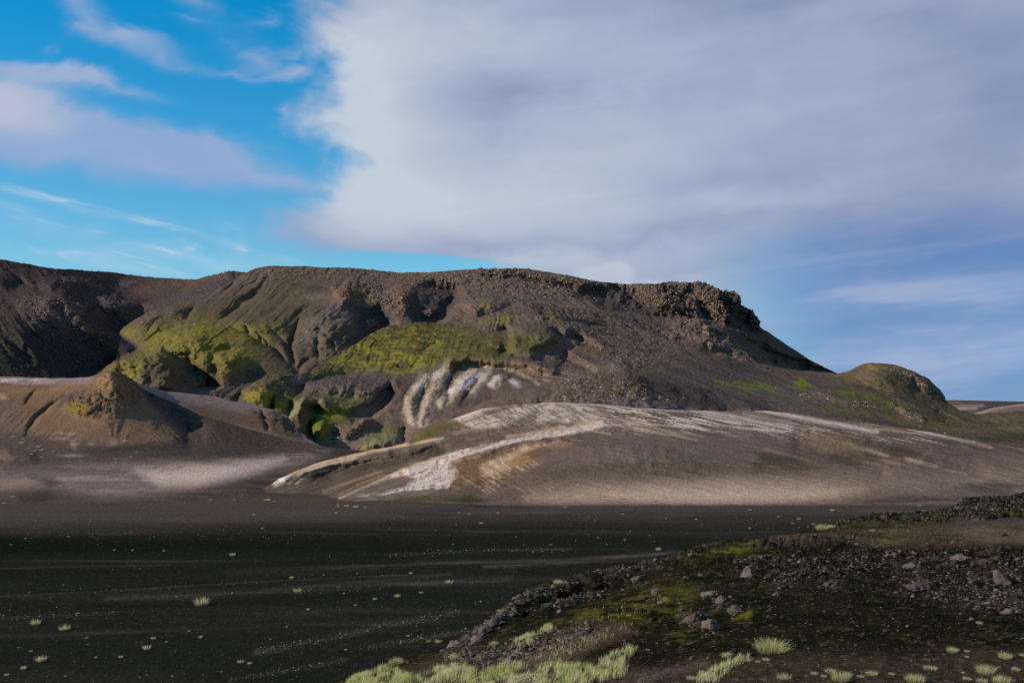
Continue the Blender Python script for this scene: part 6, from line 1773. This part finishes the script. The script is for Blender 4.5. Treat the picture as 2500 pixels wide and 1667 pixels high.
# ------------------------------------------------------------------ grass
def grass_material():
    m = bpy.data.materials.new("grass_blades")
    m.use_nodes = True
    nt = m.node_tree
    nt.nodes.clear()
    out = nt.nodes.new('ShaderNodeOutputMaterial')
    at = nt.nodes.new('ShaderNodeAttribute'); at.attribute_name = 'Col'
    d = nt.nodes.new('ShaderNodeBsdfDiffuse')
    t = nt.nodes.new('ShaderNodeBsdfTranslucent')
    mx = nt.nodes.new('ShaderNodeMixShader'); mx.inputs[0].default_value = 0.45
    nt.links.new(at.outputs['Color'], d.inputs[0]); nt.links.new(at.outputs['Color'], t.inputs[0])
    nt.links.new(d.outputs[0], mx.inputs[1]); nt.links.new(t.outputs[0], mx.inputs[2])
    nt.links.new(mx.outputs[0], out.inputs[0])
    return m


MAT_GRASS = grass_material()
G_TOP = np.array((0.60, 0.58, 0.16)); G_BLUE = np.array((0.50, 0.54, 0.20)); G_DRY = np.array((0.58, 0.40, 0.22)); G_STRAW = np.array((0.80, 0.68, 0.42))


def blades(base, h, width, lean, dry, rng):
    """thin curved blades; base (n,3), heights (n,), lean vectors (n,2)"""
    n = len(base)
    yaw = rng.uniform(0, math.pi, n)
    wv = np.stack([np.cos(yaw), np.sin(yaw), np.zeros(n)], 1) * (width[:, None] / 2)
    lv = np.concatenate([lean, np.zeros((n, 1))], 1)
    up = np.array((0, 0, 1.0))[None]
    mid = base + up * (h * 0.55)[:, None] + lv * (h * 0.30)[:, None]
    tip = base + up * (h * (1 - 0.25 * np.linalg.norm(lean, axis=1)))[:, None] + lv * (h * 0.95)[:, None]
    V = np.stack([base - wv, base + wv, mid - wv * 0.75, mid + wv * 0.75, tip], 1).reshape(-1, 3)
    k = np.arange(n)[:, None] * 5
    T = np.concatenate([k + np.array([[0, 1, 3]]), k + np.array([[0, 3, 2]]), k + np.array([[2, 3, 4]])], 0)
    g = rng.random((n, 1))
    topc = G_TOP[None] * (1 - g) + G_BLUE[None] * g
    dr = (rng.random(n) < dry)[:, None]
    topc = np.where(dr, G_STRAW[None], topc) * rng.uniform(0.55, 1.2, (n, 1))
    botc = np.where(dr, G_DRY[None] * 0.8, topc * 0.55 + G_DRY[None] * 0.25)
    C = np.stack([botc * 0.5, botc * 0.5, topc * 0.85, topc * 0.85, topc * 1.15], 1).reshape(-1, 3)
    return V, T, C


def tuft_mesh(seed, n, height, width, dry, spread=1.0, flat=1.0):
    """a clump one unit across"""
    r = np.random.default_rng(seed)
    a = r.uniform(0, 6.283, n); q = np.sqrt(r.random(n)) * 0.42 * spread
    base = np.stack([np.cos(a) * q, np.sin(a) * q * flat, np.zeros(n)], 1)
    h = height * r.uniform(0.45, 1.05, n) * (1 - 0.45 * q)
    lean = np.stack([np.cos(a), np.sin(a)], 1) * (0.15 + 0.9 * q / 0.42 * r.uniform(0.3, 1.0, n))[:, None] * 0.6 + r.normal(size=(n, 2)) * 0.15
    # a skirt of dead blades lying outward
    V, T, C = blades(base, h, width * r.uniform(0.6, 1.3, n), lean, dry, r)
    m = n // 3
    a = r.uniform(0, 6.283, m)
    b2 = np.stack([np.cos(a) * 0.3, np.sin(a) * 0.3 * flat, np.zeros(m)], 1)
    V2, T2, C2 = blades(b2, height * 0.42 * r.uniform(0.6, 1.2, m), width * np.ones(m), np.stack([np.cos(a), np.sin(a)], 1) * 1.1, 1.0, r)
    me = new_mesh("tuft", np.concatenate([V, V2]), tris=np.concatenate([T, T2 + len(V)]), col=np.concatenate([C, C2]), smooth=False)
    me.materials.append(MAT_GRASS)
    return me


FAR_T = [tuft_mesh(700 + k, 120, 0.80, 0.040, 0.62 + 0.07 * k, 1.0) for k in range(5)]
CUSH_T = [tuft_mesh(720 + k, 130, 0.55, 0.06, 0.55, 1.1) for k in range(3)]
NEAR_T = [tuft_mesh(740 + k, 420, 0.80, 0.014, 0.25 + 0.12 * k, 1.0) for k in range(5)]
DRY_T = [tuft_mesh(760 + k, 170, 0.62, 0.018, 0.85, 1.05) for k in range(4)]


def place_tuft(px, py, w, me, label, group, surface=None, hs=1.0, name="grass_tuft"):
    if surface is None:
        Y = CAMZ * F / (py - HZ)
        P = np.array(((px - CX) / F * Y, Y, -0.02))
    else:
        P, _ = on_surface(surface, px, py)
    s = 0.9 * w * P[1] / F
    o = link(name, me, None, label=label, cat='grass tuft', group=group)
    o.location = (P[0], P[1], P[2] - 0.02 * s)
    o.scale = (s, s, s * hs)
    o.rotation_euler = (0, 0, rng.uniform(0, 6.28))
    return o


# on the plain: px, py, width
BIG = [(492, 1476, 40, 'round pale green tuft, the largest standing on the black plain'), (87, 1524, 28, 'low pale tuft far left on the plain, upper of a pair'), (158, 1538, 30, 'spiky pale tuft right of the low tuft at the plain\'s left edge'),
       (101, 1613, 27, 'wide straw coloured tuft near the lower left corner'), (57, 1632, 16, 'thin spiky tuft just below the wide straw coloured tuft'), (358, 1584, 22, 'yellowish tuft on the plain below the round pale green tuft'),
       (726, 1445, 22, 'flat pale tuft in the middle of the plain'), (970, 1457, 16, 'small upright pale tuft in line with the hillock foot'), (1097, 1424, 20, 'pale tuft on the plain closest to the hillock crest'),
       (567, 1356, 16, 'pale tuft alone on the dark middle of the plain'), (1607, 1343, 16, 'pale flat tuft at the end of the grey gravel streak')]
for px_, py_, w_, lab_ in BIG:
    place_tuft(px_, py_, w_, FAR_T[(px_ + py_) % 5], lab_, None, hs=0.95)
SMALLT = [(374, 1560, 13), (587, 1617, 15), (609, 1620, 11), (1027, 1447, 9), (915, 1463, 9), (711, 1411, 11), (400, 1345, 7), (323, 1344, 6), (279, 1343, 6), (167, 1310, 6), (489, 1556, 11), (295, 1604, 11), (406, 1567, 7),
          (461, 1541, 7), (210, 1559, 9), (75, 1590, 8), (16, 1648, 11), (234, 1605, 7), (844, 1586, 7), (1069, 1568, 16), (996, 1553, 9), (868, 1477, 7), (840, 1449, 6), (752, 1488, 8), (1003, 1400, 9), (1047, 1566, 10), (1030, 1447, 7),
          (26, 1330, 5), (62, 1315, 5), (190, 1530, 5), (640, 1290, 6), (620, 1258, 8), (820, 1253, 7), (825, 1238, 7), (1145, 1256, 7), (1215, 1253, 7), (1380, 1239, 8), (1410, 1233, 8), (1520, 1256, 6), (1700, 1268, 6), (1830, 1246, 8), (1950, 1268, 9),
          (2032, 1247, 9), (2245, 1236, 8), (1175, 1278, 8), (1120, 1252, 6), (1345, 1330, 6), (1260, 1312, 5), (1460, 1313, 5), (1525, 1318, 5), (1900, 1262, 7), (1935, 1278, 6), (1985, 1280, 7), (1830, 1290, 6), (1060, 1600, 8), (130, 1500, 5), (700, 1530, 6),
          (540, 1640, 7), (420, 1650, 6), (780, 1620, 6), (660, 1560, 5), (160, 1650, 6)]
LT = ordered_labels(SMALLT, [(0, 1300, 'at the far edge of the black plain'), (1300, 1420, 'across the middle of the black plain'), (1420, 1545, 'on the nearer black plain'), (1545, 1600, 'low on the black plain'), (1600, 1700, 'nearest on the black plain')], 'tiny pale tuft')
for i, (px_, py_, w_) in enumerate(SMALLT):
    place_tuft(px_, py_, w_ * 1.15, FAR_T[i % 5], LT[i], 'tiny tufts on the black plain', hs=0.9)
# yellowish cushions on the sandy slope under the cone
CONE_C = [(30, 1066, 12), (52, 1083, 14), (69, 1096, 11), (94, 1092, 13), (101, 1099, 12), (86, 1102, 9), (76, 1108, 9), (281, 1121, 10), (283, 1129, 9), (320, 1116, 9), (334, 1105, 8), (375, 1140, 12), (170, 1129, 9), (197, 1126, 8), (120, 1143, 9), (147, 1188, 13),
                                    (114, 1156, 8), (171, 1192, 14), (270, 1191, 10), (132, 1104, 11), (101, 1116, 8), (435, 1139, 12), (400, 1143, 8), (415, 1156, 7), (284, 1133, 8), (10, 1228, 10), (30, 1213, 12), (104, 1188, 8), (2, 1066, 7), (58, 1073, 8)]
L_CONE_C = ordered_labels(CONE_C, [(0, 1112, 'at the foot of the brown cone'), (1112, 1150, 'on the dark sand below the brown cone'), (1150, 1300, 'on the pale sand left of the plain')], 'small yellow grass cushion')
for i, (px_, py_, w_) in enumerate(CONE_C):
    place_tuft(px_, py_, w_, CUSH_T[i % 3], L_CONE_C[i], 'grass cushions under the cone', "brown_cone", 0.7, "grass_cushion")
SLOPE_C = [(1901, 1168, 11), (1522, 1219, 14), (1596, 1225, 14), (1695, 1220, 9), (1823, 1194, 7), (1475, 1213, 12), (1390, 1210, 10), (2370, 1136, 8), (1850, 1193, 8), (1495, 1186, 9)]
L_SLOPE_C = ordered_labels(SLOPE_C, [(0, 1205, 'higher on the streaked slope'), (1205, 1300, 'on the pale foot of the streaked slope')], 'small green grass cushion')
for i, (px_, py_, w_) in enumerate(SLOPE_C):
    place_tuft(px_, py_, w_, CUSH_T[i % 3], L_SLOPE_C[i], 'grass cushions on the streaked slope', "streaked_slope", 0.7, "grass_cushion")
EDGE_C = [(846, 1228, 14), (868, 1230, 15), (891, 1230, 10), (652, 1214, 17), (668, 1216, 8), (514, 1212, 9), (503, 1200, 16), (572, 1212, 8), (590, 1205, 6), (824, 1224, 8)]
L_EDGE_C = ordered_labels(EDGE_C, [(0, 1300, 'where the black plain meets the pale slopes')], 'green grass cushion')
for i, (px_, py_, w_) in enumerate(EDGE_C):
    place_tuft(px_, py_ + 8, w_, CUSH_T[i % 3], L_EDGE_C[i], 'grass cushions at the edge of the plain', None, 0.8, "grass_cushion")
# hillock tufts
NEAR = [(1884, 1588, 92, 0, 0.62, 'big bright green tuft with a straw skirt, alone on the lower slope'), (1775, 1606, 30, 2, 0.8, 'yellow green tuft behind the black lava lump'),
        (2327, 1593, 30, 3, 0.8, 'yellowish tuft at the right, upper of the scattered group'), (2455, 1612, 34, 3, 0.9, 'bushy straw tuft near the right edge'), (2271, 1630, 38, 8, 0.6, 'flat straw coloured tuft on the lower right slope'),
        (2407, 1642, 50, 3, 0.8, 'wide green and straw tuft at lower right'), (2128, 1648, 34, 8, 0.75, 'straw tuft at the right end of a row on the lower slope'), (2052, 1664, 50, 1, 0.9, 'green tuft at the bottom edge under the row of straw tufts'),
        (2234, 1666, 50, 1, 0.8, 'pale green tuft at the bottom edge of the lower right slope'), (966, 1604, 40, 0, 0.75, 'pale green dome shaped tuft at the left foot of the hillock'), (2006, 1293, 34, 1, 0.9, 'pale tuft on the far crest of the hillock'),
        (2030, 1287, 20, 3, 0.8, 'thin dry tuft beside the pale tuft on the far crest'), (1206, 1575, 28, 8, 0.8, 'dry straw tuft on the dark left flank'), (1362, 1424, 26, 3, 0.8, 'dry tuft on the left crest of the hillock'), (1110, 1612, 28, 1, 1.2, 'upright green tuft at the top of the long grass'),
        (1534, 1503, 14, 9, 0.9, 'single small straw tuft in the olive moss'), (2445, 1666, 46, 1, 0.9, 'green tuft in the bottom right corner'), (1222, 1492, 22, 8, 0.6, 'dry tuft hanging at the edge of the left crest')]
for px_, py_, w_, v_, hs_, lab_ in NEAR:
    place_tuft(px_, py_, w_, (NEAR_T + DRY_T)[v_ % 9 if v_ < 5 else 5 + (v_ - 5) % 4], lab_, None, "cinder_hillock", hs_)
STRAW_C = [(1822, 1616, 22), (1773, 1630, 28), (1724, 1652, 46), (1745, 1640, 30), (1800, 1625, 18), (2361, 1592, 16), (2361, 1607, 14), (2496, 1604, 20), (2361, 1656, 26), (2071, 1650, 24), (2026, 1646, 32), (1989, 1650, 22), (2176, 1646, 18), (2397, 1664, 32), (2100, 1652, 20),
                                    (1870, 1612, 22), (1850, 1618, 16), (1690, 1662, 30), (2480, 1640, 24), (1580, 1585, 12), (2010, 1655, 18), (1915, 1660, 40), (2390, 1520, 20), (1855, 1370, 14)]
L_STRAW_C = ordered_labels(STRAW_C, [(0, 1540, 'high among the hillock rocks'), (1540, 1622, 'on the lower hillock, upper row'), (1622, 1650, 'on the lower hillock, middle row'), (1650, 1700, 'at the bottom edge of the hillock')], 'short straw tuft')
for i, (px_, py_, w_) in enumerate(STRAW_C):
    place_tuft(px_, py_, w_, DRY_T[i % 4], L_STRAW_C[i], 'straw tufts on the hillock', "cinder_hillock", 0.75)


def grass_patch(name, polys, n, h, dry, label, seed):
    r = np.random.default_rng(seed)
    p, nn, px, py = scatter("cinder_hillock", n, lambda x, y: np.maximum.reduce([m_poly(x + 16 * fbm(x / 40, y / 24, octaves=3), y + 9 * fbm(x / 36 + 4, y / 20, octaves=3), q, 6) * wgt for q, wgt in polys]) * (0.04 + 0.96 * sm(-0.12, 0.22, fbm(x / 26, y / 16, octaves=3))), r)
    p = p + np.stack([r.normal(size=n) * 0.03, r.normal(size=n) * 0.06, np.zeros(n) - 0.02], 1)
    loc = fbm(p[:, 0] / 0.8, p[:, 1] / 0.8, octaves=2)
    hh = h * r.uniform(0.45, 1.1, n) * (1 + 0.9 * loc)
    lean = r.normal(size=(n, 2)) * 0.22 + np.array((0.18, 0.0))[None]
    dd = np.clip(dry + 0.9 * fbm(p[:, 0] / 1.1 + 9, p[:, 1] / 0.8, octaves=2), 0.05, 1)
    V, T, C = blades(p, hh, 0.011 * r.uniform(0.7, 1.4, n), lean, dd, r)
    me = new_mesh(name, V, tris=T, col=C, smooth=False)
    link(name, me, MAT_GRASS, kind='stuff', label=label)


grass_patch("lyme_grass", [([(840, 1680), (880, 1648), (930, 1636), (975, 1634), (990, 1655), (1030, 1660), (1050, 1635), (1090, 1630), (1130, 1628), (1165, 1650), (1200, 1645), (1235, 1632), (1260, 1628), (1300, 1632), (1350, 1628), (1400, 1628), (1450, 1620), (1490, 1605), (1515, 1590), (1540, 1582), (1548, 1592),
                             (1525, 1620), (1535, 1645), (1500, 1660), (1440, 1670), (1400, 1720), (840, 1720)], 1.0)], 26000, 0.19, 0.42, 'dense pale green grass along the bottom of the hillock', 31)
grass_patch("dry_grass", [([(1245, 1592), (1262, 1570), (1300, 1550), (1345, 1532), (1355, 1540), (1320, 1562), (1275, 1590)], 1.0), ([(1300, 1600), (1400, 1560), (1500, 1535), (1540, 1535), (1460, 1565), (1340, 1620)], 0.05),
                          ([(1380, 1520), (1450, 1490), (1560, 1460), (1640, 1450), (1560, 1520), (1440, 1530)], 0.012), ([(1700, 1668), (1740, 1640), (1790, 1610), (1830, 1612), (1780, 1640), (1730, 1672)], 0.25)], 2600, 0.13, 0.62, 'dry straw grass in strips on the hillock', 32)
